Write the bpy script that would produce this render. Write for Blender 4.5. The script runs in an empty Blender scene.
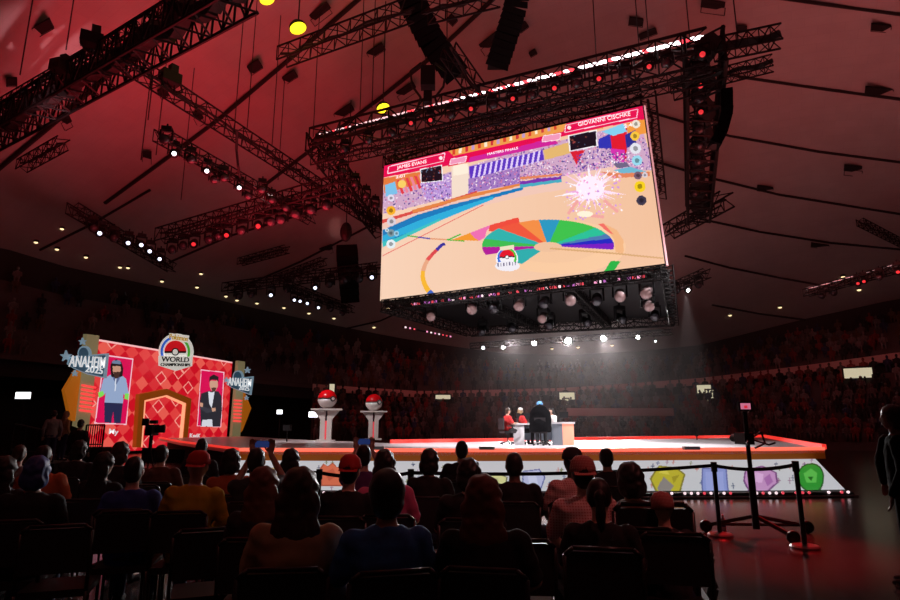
import bpy, math, random
import numpy as np
from mathutils import Vector, Matrix
S = bpy.context.scene
COL = S.collection
random.seed(7)
rad = math.radians
# ---------------------------------------------------------------- camera
PITCH, F, EYE = rad(12.0), 590.0, 1.6
cd = bpy.data.cameras.new('camera'); cam = bpy.data.objects.new('camera', cd); COL.objects.link(cam)
cd.sensor_width = 36; cd.lens = 36*F/900; cd.clip_end = 300
cam.location = (0, 0, EYE); cam.rotation_euler = (rad(90)+PITCH, 0, 0)
S.camera = cam
# ---------------------------------------------------------------- view, world
S.view_settings.view_transform = 'Standard'; S.view_settings.look = 'None'
S.view_settings.gamma = 1; S.view_settings.use_curve_mapping = False
S.view_settings.exposure = 0.0
w = bpy.data.worlds.new('world'); S.world = w; w.use_nodes = True
w.node_tree.nodes['Background'].inputs[0].default_value = (0.02, 0.006, 0.008, 1)
w.node_tree.nodes['Background'].inputs[1].default_value = 0.05
S.cycles.use_denoising = True
S.cycles.max_bounces = 5; S.cycles.sample_clamp_indirect = 3
def aim(o, p, q): o.location = p; o.rotation_euler = (Vector(q)-Vector(p)).to_track_quat('-Z', 'Y').to_euler()
def light(name, kind, p, q, energy, color, size=1, cone=60, blend=.5):
    l = bpy.data.lights.new(name, kind); l.energy = energy; l.color = color
    if kind == 'AREA': l.size = size
    else: l.shadow_soft_size = size
    if kind == 'SPOT': l.spot_size = rad(cone); l.spot_blend = blend
    o = bpy.data.objects.new(name, l); COL.objects.link(o); aim(o, p, q); return o
# wash lamps that colour the dome, stage spots hung outside the centre rig, follow-spots behind
light('dome_wash_light', 'AREA', (-10, 27, 8.5), (-11, 24, 24), 1600, (1, .03, .055), 9)
light('dome_wash_light', 'AREA', (3, 12, 11), (0, 17, 24), 250, (1, .05, .08), 8)
light('dome_wash_light', 'AREA', (17, 24, 9), (19, 26, 24), 600, (1, .13, .12), 9)
light('dome_wash_light', 'AREA', (10, 44, 10), (12, 42, 24), 200, (1, .3, .28), 9)
light('pink_gobo_light', 'SPOT', (-14, 21, 9), (-18.9, 24.3, 19.2), 2600, (1, .4, .45), .15, 25, .9)
light('pink_gobo_light', 'SPOT', (-7, 36, 8.5), (-8.4, 44.7, 17), 1100, (1, .38, .33), .1, 15, .9)
light('stage_spot_light', 'SPOT', (15, 15, 13), (5, 23, .9), 26000, (1, .93, .95), .3, 40, .8)
light('stage_spot_light', 'SPOT', (-8, 17, 13), (3, 23.5, .9), 17000, (1, .9, .93), .3, 38, .8)
light('stage_spot_light', 'SPOT', (-9, 20, 12), (-5.5, 28, 1.5), 5500, (1, .85, .85), .3, 34, .8)
for x, e in ((4.5, 5000), (8.5, 8000), (11.5, 7500)):
    light('follow_spot_light', 'SPOT', (x, 43.5, 7.6), (x*.5+2, 22, .9), e, (1, .97, .97), .15, 50, .7)
light('entrance_spot_light', 'SPOT', (-9, 28, 13), (-18, 36, 3), 900, (1, .8, .75), .3, 45, .8)
light('crowd_fill_light', 'SPOT', (7, 38, 9), (9, 52, 3), 750, (1, .36, .36), .5, 95, 1)  # added fill lamps that bring out the crowd in the stands
light('crowd_fill_light', 'SPOT', (19, 30, 12), (27, 42, 3), 800, (1, .16, .16), .5, 80, 1)
light('crowd_fill_light', 'SPOT', (0, 36, 11), (-1, 52, 4), 1100, (1, .2, .19), .5, 80, 1)
light('floor_reflection_light', 'SPOT', (8, 14, 12), (4.2, 8.4, 0), 11000, (1, .012, .018), .15, 17, .9)  # added lamp; its red pool stands in for a reflection on the floor
light('audience_wash_light', 'SPOT', (4.5, 1.5, 9), (1.0, 5.3, 1), 420, (1, .22, .2), .4, 30, .9)
light('audience_wash_light', 'SPOT', (-1, 0, 10), (-3.2, 6, 1), 130, (1, .25, .2), .4, 50, .9)
light('beam_light', 'SPOT', (14.4, 35.2, 9.5), (14.7, 36, 1), 5000, (1, .9, .9), .06, 30, .6)

# ---------------------------------------------------------------- pixel -> place helpers
def ray(u, v):
    a = (u-450)/F; b = (v-300)/F
    return np.array([a, math.cos(PITCH)+b*math.sin(PITCH), math.sin(PITCH)-b*math.cos(PITCH)])
O3 = np.array([0, 0, EYE])
def onz(u, v, z): r = ray(u, v); return Vector(O3+r*(z-EYE)/r[2])
def ony(u, v, y): r = ray(u, v); return Vector(O3+r*y/r[1])
CX, CY, R0 = 6.0, 18.0, 42.0
def interp(tab, x): return float(np.interp(x, [t[0] for t in tab], [t[1] for t in tab]))
def az_el(u, v):
    r = ray(u, v); return math.degrees(math.atan2(r[0], r[1])), r[2]/math.hypot(r[0], r[1])
RIM = sorted([az_el(*q) for q in ((0,247),(67,267),(177,290),(300,318),(400,338),(500,353),(560,355),(640,351),(700,345),(800,320),(900,298))])
FAS = sorted([az_el(*q) for q in ((0,352),(200,373),(327,385),(420,391),(560,388),(700,378),(800,366),(900,352))])
def ring_z(tab, x, y, lo):
    az = math.degrees(math.atan2(x, y)); d = math.hypot(x, y)
    z = EYE+d*interp(tab, az)
    k = min(1, max(0, (abs(az)-45)/45))
    return z*(1-k)+lo*k
ZAP = 25.0
NR = 144
RIMZ = [ring_z(RIM, CX+R0*math.sin(2*math.pi*i/NR), CY+R0*math.cos(2*math.pi*i/NR), 12) for i in range(NR)]
def rimz(th):
    f = (th/(2*math.pi)) % 1*NR; i = int(f) % NR
    return RIMZ[i]*(1-f+int(f))+RIMZ[(i+1) % NR]*(f-int(f))
def ceil_z(x, y):
    s = math.hypot(x-CX, y-CY)/R0; th = math.atan2(x-CX, y-CY)
    return ZAP-(ZAP-rimz(th))*s**1.6
def onceil(u, v, dz=0.0):
    r = ray(u, v); t = 5.0
    while t < 120:
        p = O3+r*t
        if p[2] > ceil_z(p[0], p[1])+dz: break
        t += .1
    return Vector(p)

# ---------------------------------------------------------------- materials
MATS = {}
def mat(name, col, rough=.6, metal=0, emit=None, es=1, noise=0, nscale=8, spec=.5, bump=0):
    if name in MATS: return MATS[name]
    m = bpy.data.materials.new(name); m.use_nodes = True; nt = m.node_tree
    b = nt.nodes['Principled BSDF']
    b.inputs['Base Color'].default_value = (*col, 1); b.inputs['Roughness'].default_value = rough
    b.inputs['Metallic'].default_value = metal; b.inputs['Specular IOR Level'].default_value = spec
    if emit: b.inputs['Emission Color'].default_value = (*emit, 1); b.inputs['Emission Strength'].default_value = es
    if noise or bump:
        tc = nt.nodes.new('ShaderNodeTexCoord'); n = nt.nodes.new('ShaderNodeTexNoise'); n.inputs['Scale'].default_value = nscale; n.inputs['Detail'].default_value = 4
        nt.links.new(tc.outputs['Object'], n.inputs['Vector'])
        if noise:
            mx = nt.nodes.new('ShaderNodeMix'); mx.data_type = 'RGBA'
            mx.inputs['A'].default_value = (*[c*(1-noise) for c in col], 1); mx.inputs['B'].default_value = (*[min(1, c*(1+noise)) for c in col], 1)
            nt.links.new(n.outputs['Fac'], mx.inputs['Factor']); nt.links.new(mx.outputs['Result'], b.inputs['Base Color'])
        if bump:
            bp = nt.nodes.new('ShaderNodeBump'); bp.inputs['Strength'].default_value = bump
            nt.links.new(n.outputs['Fac'], bp.inputs['Height']); nt.links.new(bp.outputs['Normal'], b.inputs['Normal'])
    MATS[name] = m; return m
def srgb(r, g, b): return tuple(((c/255)/12.92 if c/255 <= .04045 else ((c/255+.055)/1.055)**2.4) for c in (r, g, b))
def painted(name, es):      # a luminous panel that shows the colours stored in its mesh
    m = bpy.data.materials.new(name); m.use_nodes = True; nt = m.node_tree; b = nt.nodes['Principled BSDF']
    a = nt.nodes.new('ShaderNodeAttribute'); a.attribute_name = 'picture'
    b.inputs['Base Color'].default_value = (.01, .01, .01, 1); b.inputs['Roughness'].default_value = .6
    nt.links.new(a.outputs['Color'], b.inputs['Emission Color']); b.inputs['Emission Strength'].default_value = es
    return m
BLK = mat('black_metal', (.008, .008, .009), .55, 0, spec=.3)
TRS = mat('truss_black', (.006, .005, .005), .6, 0, spec=.25)
CAB = mat('cable_black', (.01, .01, .01), .7)

# ---------------------------------------------------------------- mesh builder
def frame(d):
    d = Vector(d).normalized(); a = Vector((0, 0, 1)) if abs(d.z) < .9 else Vector((1, 0, 0))
    x = d.cross(a).normalized(); return x, x.cross(d).normalized() if False else d.cross(x).normalized()
class MB:
    def __init__(s): s.v = []; s.f = []
    def add(s, vs, fs): n = len(s.v); s.v += [tuple(p) for p in vs]; s.f += [tuple(i+n for i in f) for f in fs]; return s
    def box(s, c, sz, m=None):
        hx, hy, hz = [k/2 for k in sz]; c = Vector(c)
        vs = [Vector((x*hx, y*hy, z*hz)) for x in (-1, 1) for y in (-1, 1) for z in (-1, 1)]
        if m is not None: vs = [m @ p for p in vs]
        return s.add([c+p for p in vs], [(0,1,3,2),(4,6,7,5),(0,4,5,1),(2,3,7,6),(0,2,6,4),(1,5,7,3)])
    def tube(s, a, b, r, r2=None, n=6):
        a, b = Vector(a), Vector(b); x, y = frame(b-a); r2 = r if r2 is None else r2; vs = []
        for p, q in ((a, r), (b, r2)):
            vs += [p+(x*math.cos(2*math.pi*i/n)+y*math.sin(2*math.pi*i/n))*q for i in range(n)]
        return s.add(vs, [(i, (i+1) % n, n+(i+1) % n, n+i) for i in range(n)]+[tuple(range(n))[::-1], tuple(range(n, 2*n))])
    def path(s, pts, r, n=6):
        for a, b in zip(pts, pts[1:]): s.tube(a, b, r, None, n)
        return s
    def ell(s, c, r, seg=14, rings=9, m=None):
        c = Vector(c); r = (r, r, r) if isinstance(r, (int, float)) else r; vs = [Vector((0, 0, -r[2]))]
        for j in range(1, rings):
            p = math.pi*j/rings-math.pi/2
            vs += [Vector((r[0]*math.cos(p)*math.cos(2*math.pi*i/seg), r[1]*math.cos(p)*math.sin(2*math.pi*i/seg), r[2]*math.sin(p))) for i in range(seg)]
        vs.append(Vector((0, 0, r[2])))
        if m is not None: vs = [m @ p for p in vs]
        fs = [(0, 1+(i+1) % seg, 1+i) for i in range(seg)]
        for j in range(rings-2):
            o = 1+j*seg; fs += [(o+i, o+(i+1) % seg, o+seg+(i+1) % seg, o+seg+i) for i in range(seg)]
        o = 1+(rings-2)*seg; L = len(vs)-1; fs += [(o+i, o+(i+1) % seg, L) for i in range(seg)]
        return s.add([c+p for p in vs], fs)
    def lathe(s, prof, n=24, c=(0, 0, 0), m=None):
        vs = [Vector((r*math.cos(2*math.pi*i/n), r*math.sin(2*math.pi*i/n), z)) for r, z in prof for i in range(n)]
        if m is not None: vs = [m @ p for p in vs]
        fs = [(j*n+i, j*n+(i+1) % n, (j+1)*n+(i+1) % n, (j+1)*n+i) for j in range(len(prof)-1) for i in range(n)]
        fs += [tuple(range(n))[::-1], tuple((len(prof)-1)*n+i for i in range(n))]
        return s.add([Vector(c)+p for p in vs], fs)
    def loft(s, rings, n=16):       # rings of (x,y,z,rx,ry)
        vs = [(x+rx*math.cos(2*math.pi*i/n), y+ry*math.sin(2*math.pi*i/n), z) for x, y, z, rx, ry in rings for i in range(n)]
        fs = [(j*n+i, j*n+(i+1) % n, (j+1)*n+(i+1) % n, (j+1)*n+i) for j in range(len(rings)-1) for i in range(n)]
        fs += [tuple(range(n))[::-1], tuple((len(rings)-1)*n+i for i in range(n))]
        return s.add(vs, fs)
    def prism(s, pts, d):           # polygon of 3-D points pushed by vector d
        d = Vector(d); n = len(pts); pts = [Vector(p) for p in pts]
        return s.add(pts+[p+d for p in pts], [tuple(range(n))[::-1], tuple(range(n, 2*n))]+[(i, (i+1) % n, n+(i+1) % n, n+i) for i in range(n)])
    def mesh(s, name, m=None, smooth=False):
        me = bpy.data.meshes.new(name); me.from_pydata(s.v, [], s.f)
        if m: me.materials.append(m)
        if smooth: me.polygons.foreach_set('use_smooth', [True]*len(me.polygons))
        me.update(); return me
    def build(s, name, m, parent=None, smooth=False, loc=None, **k):
        o = bpy.data.objects.new(name, s.mesh(name, m, smooth)); COL.objects.link(o)
        if parent: o.parent = parent
        if loc is not None: o.location = loc
        if k: tag(o, **k)
        return o
def tag(o, label=None, cat=None, group=None, kind=None):
    if label: o['label'] = label
    if cat: o['category'] = cat
    if group: o['group'] = group
    if kind: o['kind'] = kind
    return o
def empty(name, loc=(0, 0, 0), rz=0, **k):
    o = bpy.data.objects.new(name, None); COL.objects.link(o); o.location = loc; o.rotation_euler = (0, 0, rz); o.empty_display_size = .1
    tag(o, **k); return o
def inst(name, me, parent=None, m=None, loc=None, rz=0, sc=1):
    o = bpy.data.objects.new(name, me); COL.objects.link(o)
    if parent: o.parent = parent
    if loc is not None: o.location = loc
    o.rotation_euler[2] = rz; o.scale = (sc, sc, sc) if isinstance(sc, (int, float)) else sc
    if m:
        if not me.materials: me.materials.append(m)
        o.material_slots[0].link = 'OBJECT'; o.material_slots[0].material = m
    return o
def kids(o): return [c for c in bpy.data.objects if c.parent == o]
def copy_tree(o, parent=None):
    c = o.copy(); COL.objects.link(c)
    if parent: c.parent = parent
    for ch in PROTO_KIDS.get(o.name, ()) if o.name in PROTO_KIDS else kids(o): copy_tree(ch, c)
    return c
PROTO_KIDS = {}
def remesh(mb, name, vox, smooth=6, dec=1):
    me = mb.mesh('tmp'); o = bpy.data.objects.new('tmp', me); COL.objects.link(o)
    r = o.modifiers.new('r', 'REMESH'); r.mode = 'VOXEL'; r.voxel_size = vox
    if smooth:
        sm = o.modifiers.new('s', 'SMOOTH'); sm.iterations = smooth; sm.factor = .5
    if dec < 1:
        d = o.modifiers.new('d', 'DECIMATE'); d.ratio = dec
    dg = bpy.context.evaluated_depsgraph_get(); dg.update()
    out = bpy.data.meshes.new_from_object(o.evaluated_get(dg)); out.name = name
    out.polygons.foreach_set('use_smooth', [True]*len(out.polygons)); out.materials.clear()
    bpy.data.objects.remove(o); bpy.data.meshes.remove(me); return out
def text(body, name, p, ex, ey, h, m, parent=None, width=None, depth=.01, bold=.012, **k):
    """Lettering centred on p; ex along the line, ey up the letters."""
    c = bpy.data.curves.new('t', 'FONT'); c.body = body; c.size = 1; c.align_x = 'CENTER'; c.align_y = 'CENTER'; c.extrude = depth/h; c.offset = bold
    o = bpy.data.objects.new('t', c); COL.objects.link(o); dg = bpy.context.evaluated_depsgraph_get(); dg.update()
    me = bpy.data.meshes.new_from_object(o.evaluated_get(dg)); me.name = name; bpy.data.objects.remove(o)
    ex = Vector(ex).normalized(); ey = Vector(ey).normalized(); n = ex.cross(ey).normalized()
    xs = [q.co.x for q in me.vertices]; sx = h
    if width: sx = width/(max(xs)-min(xs))
    M = Matrix(((ex.x, ey.x, n.x, p[0]), (ex.y, ey.y, n.y, p[1]), (ex.z, ey.z, n.z, p[2]), (0, 0, 0, 1))) @ Matrix.Diagonal((sx, h*1.3, h, 1))
    me.transform(M); me.materials.clear(); me.materials.append(m)
    q = bpy.data.objects.new(name, me); COL.objects.link(q)
    if parent: q.parent = parent
    return q
ORD = ['first', 'second', 'third', 'fourth', 'fifth', 'sixth', 'seventh', 'eighth', 'ninth', 'tenth', 'eleventh', 'twelfth', 'thirteenth', 'fourteenth', 'fifteenth', 'sixteenth', 'seventeenth', 'eighteenth', 'nineteenth', 'twentieth', 'twenty-first', 'twenty-second', 'twenty-third', 'twenty-fourth', 'twenty-fifth', 'twenty-sixth', 'twenty-seventh', 'twenty-eighth', 'twenty-ninth', 'thirtieth', 'thirty-first', 'thirty-second', 'thirty-third', 'thirty-fourth', 'thirty-fifth', 'thirty-sixth', 'thirty-seventh', 'thirty-eighth', 'thirty-ninth', 'fortieth']

# ================================================================= SETTING
m = mat('polished_concrete', (.05, .042, .04), .18, noise=.35, nscale=1.3, spec=.6)
nt = m.node_tree
MB().box((CX, CY, -.05), (110, 110, .1)).build('floor', m, kind='structure')
# dome ceiling
cm = mat('dome_plaster', (.42, .38, .37), .9, noise=.12, nscale=.7)
nt = cm.node_tree; b = nt.nodes['Principled BSDF']
tc = nt.nodes.new('ShaderNodeTexCoord'); mp = nt.nodes.new('ShaderNodeMapping'); mp.inputs['Rotation'].default_value = (0, 0, rad(27))
br = nt.nodes.new('ShaderNodeTexBrick'); br.inputs['Scale'].default_value = 1; br.inputs['Brick Width'].default_value = 1.2; br.inputs['Row Height'].default_value = .6
br.inputs['Mortar Size'].default_value = .008; br.inputs['Color1'].default_value = (1, 1, 1, 1); br.inputs['Color2'].default_value = (.96, .96, .96, 1); br.inputs['Mortar'].default_value = (.86, .86, .86, 1)
mul = nt.nodes.new('ShaderNodeMix'); mul.data_type = 'RGBA'; mul.blend_type = 'MULTIPLY'; mul.inputs['Factor'].default_value = 1
src = b.inputs['Base Color'].links[0].from_socket
nt.links.new(tc.outputs['Object'], mp.inputs['Vector']); nt.links.new(mp.outputs[0], br.inputs['Vector'])
nt.links.new(src, mul.inputs['A']); nt.links.new(br.outputs['Color'], mul.inputs['B']); nt.links.new(mul.outputs['Result'], b.inputs['Base Color'])
d = MB(); NS = 36; vs = [(CX, CY, ZAP)]
for j in range(1, NS+1):
    for i in range(NR):
        th = 2*math.pi*i/NR; s = j/NS; x = CX+R0*s*math.sin(th); y = CY+R0*s*math.cos(th); vs.append((x, y, ceil_z(x, y)))
fs = [(0, 1+i, 1+(i+1) % NR) for i in range(NR)]
for j in range(NS-1):
    o = 1+j*NR; fs += [(o+i, o+NR+i, o+NR+(i+1) % NR, o+(i+1) % NR) for i in range(NR)]
d.add(vs, fs).build('ceiling', cm, smooth=True, kind='structure')
# dark channels running across the dome
trk = mat('channel_black', (.012, .01, .01), .8)
TRACKS = [[(-5,172),(60,118),(118,66),(160,20),(176,-5)], [(105,203),(160,163),(220,118),(300,50),(362,-4)], [(262,187),(300,158),(380,98),(430,58),(495,-3)],
 [(765,-4),(830,5),(905,15)], [(665,55),(740,77),(830,90),(905,100)], [(650,112),(730,136),(820,152),(905,163)], [(650,160),(710,178),(780,195),(905,215)],
 [(700,219),(760,232),(830,243),(905,250)], [(685,256),(730,268),(780,278),(830,287)], [(712,305),(760,314),(806,320)], [(235,290),(300,262),(385,218)], [(340,330),(380,321),(400,312)], [(170,262),(230,236),(300,215),(345,200)], [(40,250),(90,225),(150,190)]]
for k, t in enumerate(TRACKS):
    pts = []
    for a, c in zip(t, t[1:]):
        for s in (0, .34, .67): pts.append(onceil(a[0]+(c[0]-a[0])*s, a[1]+(c[1]-a[1])*s, -.12))
    pts.append(onceil(*t[-1], -.12))
    MB().path(pts, .09 if k > 2 else .13, 5).build('trim_%d' % (k+1), trk, kind='structure')
# seating bowl: lower tier, fascia, upper tier, back wall
conc = mat('tier_concrete', (.10, .075, .075), .85, noise=.3, nscale=2)
AZ = [rad(a) for a in range(-62, 63, 2)]
def bowl_pt(az, R):      # where the camera-side azimuth meets the circle of radius R round the arena centre
    dx, dy = math.sin(az), math.cos(az); b_ = dx*CX+dy*CY; c_ = CX*CX+CY*CY-R*R
    t = b_+math.sqrt(max(0, b_*b_-c_)); return dx*t, dy*t
def zf(x, y): return ring_z(FAS, x, y, 4.5)
def zr(x, y): return ring_z(RIM, x, y, 12)
RL = (29.6, 34.9); RU = (35.6, 41.8)
NL, NU = 8, 7
AZL = [rad(a) for a in range(-13, 63, 1)]
def low_z(az, k):        # tread height of lower row k
    x, y = bowl_pt(az, 36); top = zf(x, y)-.8; return .5+(top-.5)*k/NL
def up_z(az, k):
    x, y = bowl_pt(az, 36); a = zf(x, y)-.1; x, y = bowl_pt(az, R0); c = zr(x, y)-1.5; return a+(c-a)*k/NU
def tier(name, Ra, Rb, n, zfun, z0fun, AZ=AZ):
    mb = MB(); rows = []
    for k in range(n+1):
        R = Ra+(Rb-Ra)*k/n
        ring = [(bowl_pt(a, R), a) for a in AZ]
        zl = [(z0fun(a) if k == 0 else zfun(a, k-1)) for a in AZ]; zh = [zfun(a, min(k, n-1)) if k < n else zfun(a, n-1) for a in AZ]
        rows.append([(p[0], p[1], z) for (p, a), z in zip(ring, zl)]); rows.append([(p[0], p[1], z) for (p, a), z in zip(ring, zh)])
    n2 = len(AZ); vs = [p for r in rows for p in r]
    mb.add(vs, [(j*n2+i, j*n2+i+1, (j+1)*n2+i+1, (j+1)*n2+i) for j in range(len(rows)-1) for i in range(n2-1)])
    return mb.build(name, conc, kind='structure')
tier('wall_lower_tier', RL[0], RL[1], NL, low_z, lambda a: 0, AZL)
tier('wall_upper_tier', RU[0], RU[1], NU, up_z, lambda a: up_z(a, 0)-.3)
fm = mat('fascia_paint', (.62, .4, .38), .7)
mb = MB(); rows = []
for R, dz in ((35.3, 0), (35.3, -.55), (35.9, -.55), (35.9, 0)):
    rows.append([(*bowl_pt(a, R), zf(*bowl_pt(a, 35.3))+dz) for a in AZL])
n2 = len(AZL); mb.add([p for r in rows for p in r], [(j*n2+i, j*n2+i+1, ((j+1) % 4)*n2+i+1, ((j+1) % 4)*n2+i) for j in range(4) for i in range(n2-1)])
mb.build('wall_fascia', fm, kind='structure'); n2 = len(AZ)
dk = mat('dark_wall', (.03, .022, .024), .9)
mb = MB(); a_ = [(CX+R0*math.sin(2*math.pi*i/NR), CY+R0*math.cos(2*math.pi*i/NR)) for i in range(NR)]
mb.add([(x, y, 0) for x, y in a_]+[(x, y, z) for (x, y), z in zip(a_, RIMZ)], [(i, (i+1) % NR, NR+(i+1) % NR, NR+i) for i in range(NR)])
mb.build('wall_outer', dk, kind='structure')
mb = MB()
mb.add([(*bowl_pt(a, 36), low_z(a, NL-1)) for a in AZ]+[(*bowl_pt(a, 36), zf(*bowl_pt(a, 35.3))) for a in AZ], [(i, i+1, n2+i+1, n2+i) for i in range(n2-1)])
mb.build('wall_concourse', dk, kind='structure')
drape = mat('black_drape', (.012, .01, .01), .95)
A2 = [rad(-13-i*2) for i in range(26)]; mb = MB(); w2 = []
for i, a in enumerate(A2): x, y = bowl_pt(a, 38+.25*(i % 2)); w2.append((x, y, zf(x, y)-.5))
mb.add([(x, y, 0) for x, y, z in w2]+w2, [(i, i+1, len(w2)+i+1, len(w2)+i) for i in range(len(w2)-1)]); mb.build('wall_drape', drape, kind='structure')

# ================================================================= FAR CROWD
def seated_low():
    m_ = MB(); m_.loft([(0, 0, .0, .17, .12), (0, 0, .25, .17, .12), (0, 0, .48, .2, .11), (0, 0, .56, .08, .06), (0, 0, .6, .05, .05)], 8)
    m_.ell((0, .01, .72), (.085, .1, .13), 8, 6)
    for s in (-1, 1):
        m_.tube((s*.09, 0, .08), (s*.11, -.42, .1), .09, .07, 6); m_.tube((s*.11, -.42, .1), (s*.11, -.4, -.35), .065, .05, 6)
        m_.tube((s*.2, 0, .48), (s*.24, -.08, .22), .06, .05, 6); m_.tube((s*.24, -.08, .22), (s*.12, -.3, .2), .05, .04, 6)
    return m_
CROWDM = [mat('crowd_cloth_%s' % n, c, .9) for n, c in (('black', (.02, .02, .022)), ('grey', (.12, .1, .1)), ('red', (.2, .03, .03)), ('white', (.2, .17, .17)), ('blue', (.03, .04, .1)), ('brown', (.1, .06, .04)), ('skin', (.55, .33, .24)))]
low = seated_low().mesh('spectator', None, True); low.materials.append(CROWDM[0])
spots = []
for k in range(NL):
    R = RL[0]+(RL[1]-RL[0])*(k+.55)/NL
    a = -12.5
    while a < 39:
        az = rad(a)+random.uniform(-.002, .002); x, y = bowl_pt(az, R); d_ = math.hypot(x, y)
        spots.append((d_, x, y, low_z(az, k)+.42, az)); a += math.degrees(.68/d_)*(1 if random.random() > .14 else 2)
vis = [s for s in spots if ray(0, 0) is not None]
def pix(x, y, z):
    z -= EYE; d_ = y*math.cos(PITCH)+z*math.sin(PITCH); return 450+F*x/d_, 300+F*(y*math.sin(PITCH)-z*math.cos(PITCH))/d_
def free(s):
    u, v = pix(s[1], s[2], s[3]+.3)
    if not (300 < u < 893): return False
    if v > 436 or 505 < u < 568 and v > 405: return False
    return True
front = sorted([s for s in spots if free(s)], key=lambda s: s[0])
random.shuffle(front); keep = front[:285]; ks = set(map(id, keep))
G = 'spectators in the lower stands behind the stage'
for s in keep:
    o = inst('spectator', low, None, random.choice(CROWDM[:6]+CROWDM[:3]*2), (s[1], s[2], s[3]), -s[4]+random.uniform(-.3, .3), random.uniform(.92, 1.06))
    tag(o, 'seated spectator in the dim lower stands beyond the stage', 'person', G)
def crowd_mass(name, pts, label):
    lv, lf = [v.co.copy() for v in low.vertices], [tuple(p.vertices) for p in low.polygons]
    V = np.array([tuple(v) for v in lv]); allv = []; allf = []; mi = []
    for n, s in enumerate(pts):
        c, sn = math.cos(-s[4]), math.sin(-s[4]); x = V[:, 0]*c-V[:, 1]*sn+s[1]; y = V[:, 0]*sn+V[:, 1]*c+s[2]
        allv += list(zip(x, y, V[:, 2]+s[3])); k = random.choice((0, 0, 0, 1, 1, 2, 3, 4, 5, 5))
        allf += [tuple(i+n*len(V) for i in f) for f in lf]; mi += [k]*len(lf)
    me = bpy.data.meshes.new(name); me.from_pydata(allv, [], allf)
    for q in CROWDM[:6]: me.materials.append(q)
    me.polygons.foreach_set('material_index', mi); me.update()
    tag(bpy.data.objects.new(name, me), label, 'crowd', None, 'stuff'); COL.objects.link(bpy.data.objects[name])
crowd_mass('lower_stand_crowd', [s for s in spots if id(s) not in ks], 'rest of the dim crowd filling the lower stands')
ups = []
for k in range(NU):
    R = RU[0]+(RU[1]-RU[0])*(k+.5)/NU; a = -38.0
    while a < 39:
        az = rad(a); x, y = bowl_pt(az, R); d_ = math.hypot(x, y)
        if random.random() < (.75 if a > -13 else .4): ups.append((d_, x, y, up_z(az, k)+.42, az))
        a += math.degrees(.75/d_)
crowd_mass('upper_stand_crowd', ups, 'dim crowd filling the upper stands under the dome edge')
# lit openings (concourse doorways) in the stands
om = mat('lit_concourse', (.5, .5, .4), .8, emit=srgb(215, 208, 175), es=.75)
for k, (u, v, w_, h_, lab) in enumerate(((567,396,15,7,'behind the gaming desk'), (566,403,5,8,'lower stem of the opening behind the desk'), (704,389,13,8,'right of centre'), (710,396,7,12,'lower part right of centre'), (858,373,24,10,'near the right edge'), (443,397,15,4,'left of centre'), (332,388,5,8,'behind the left podium'))):
    p = ony(u, v, 1); az = math.atan2(p.x, p.y); R = 33.6; x, y = bowl_pt(az, R); q = ony(u, v, y)
    dd = y*math.cos(PITCH); W_ = w_*dd/F; H_ = h_*dd/F
    M = Matrix.Rotation(-az, 3, 'Z')
    t = empty('lit_doorway', (q.x, q.y, q.z), -az, label='glowing cream doorway in the dark stands, '+lab, cat='doorway', group='lit openings in the stands')
    MB().box((0, 0, 0), (W_, .04, H_)).build('lit_opening', om, t)
    fr = MB(); fr.box((0, -.01, H_/2+.05), (W_+.2, .1, .1)); fr.box((-W_/2-.05, -.01, 0), (.1, .1, H_)); fr.box((W_/2+.05, -.01, 0), (.1, .1, H_)); fr.build('door_frame', dk, t)

p0, p1 = ony(567, 413, 43.5), ony(673, 411, 43.5); d_ = p1-p0
MB().box((0, 0, 0), (d_.length, .3, .55)).build('tribune_ledge', mat('ledge_paint', (.5, .3, .3), .7), loc=tuple((p0+p1)/2), label='long dull red ledge in the lower stands right of the desk', cat='ledge').rotation_euler = (0, 0, math.atan2(d_.y, d_.x))

# ================================================================= STAGE
ST = .9
topm = mat('stage_gloss', (.72, .68, .7), .3, noise=.12, nscale=.6, spec=.6)
SK = [(100, 459.5), (240, 460), (300, 460.5), (450, 461), (600, 460.5), (740, 459.5), (815, 458.5)]      # line where skirt meets fascia
SKT = [onz(u, v, .62) for u, v in SK]
SKB = [onz(u, v, .12) for u, v in ((60, 488), (225, 489), (290, 490), (450, 491), (610, 491), (765, 490.5), (845, 489.5))]
edge = [Vector((p.x, p.y-.12, 0)) for p in SKT]; edge[-1].x += .25
poly = [edge[1], edge[2], edge[3], edge[4], edge[5], edge[6], Vector((19.2, 37, 0)), Vector((-2.4, 24.5, 0)), Vector((-7.5, 30.5, 0)), Vector((-13.5, 39.5, 0)), Vector((-16.3, 34, 0)), Vector((-11.3, 25.5, 0))]
st = empty('stage', (0, 0, 0), label='wide raised stage with glowing red rim and pale glossy deck', cat='stage')
MB().prism([(p.x, p.y, ST) for p in poly], (0, 0, -.12)).build('deck', topm, st)
MB().prism([(p.x*.985+.1, p.y+.25, .02) for p in poly], (0, 0, ST-.15)).build('substructure', dk, st)
gold = mat('gold_fascia', srgb(200, 110, 25), .45, emit=srgb(150, 70, 10), es=.12)
glow = mat('red_neon', (.5, .05, .04), .5, emit=srgb(255, 112, 88), es=1.15)
glow2 = mat('red_neon_soft', (.5, .05, .04), .5, emit=srgb(255, 60, 50), es=.8)
mb = MB(); e = [edge[i] for i in range(1, 7)]
for a, c in zip(e, e[1:]):
    mb.prism([(a.x, a.y, ST-.03), (c.x, c.y, ST-.03), (c.x, c.y, .62), (a.x, a.y, .62)], (0, .06, 0))
mb.build('fascia', gold, st)
mb = MB()
for a, c in zip(e, e[1:]): mb.prism([(a.x, a.y-.03, ST+.06), (c.x, c.y-.03, ST+.06), (c.x, c.y+.3, ST+.06), (a.x, a.y+.3, ST+.06)], (0, 0, -.09))
mb.build('front_rim_light', glow, st)
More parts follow.
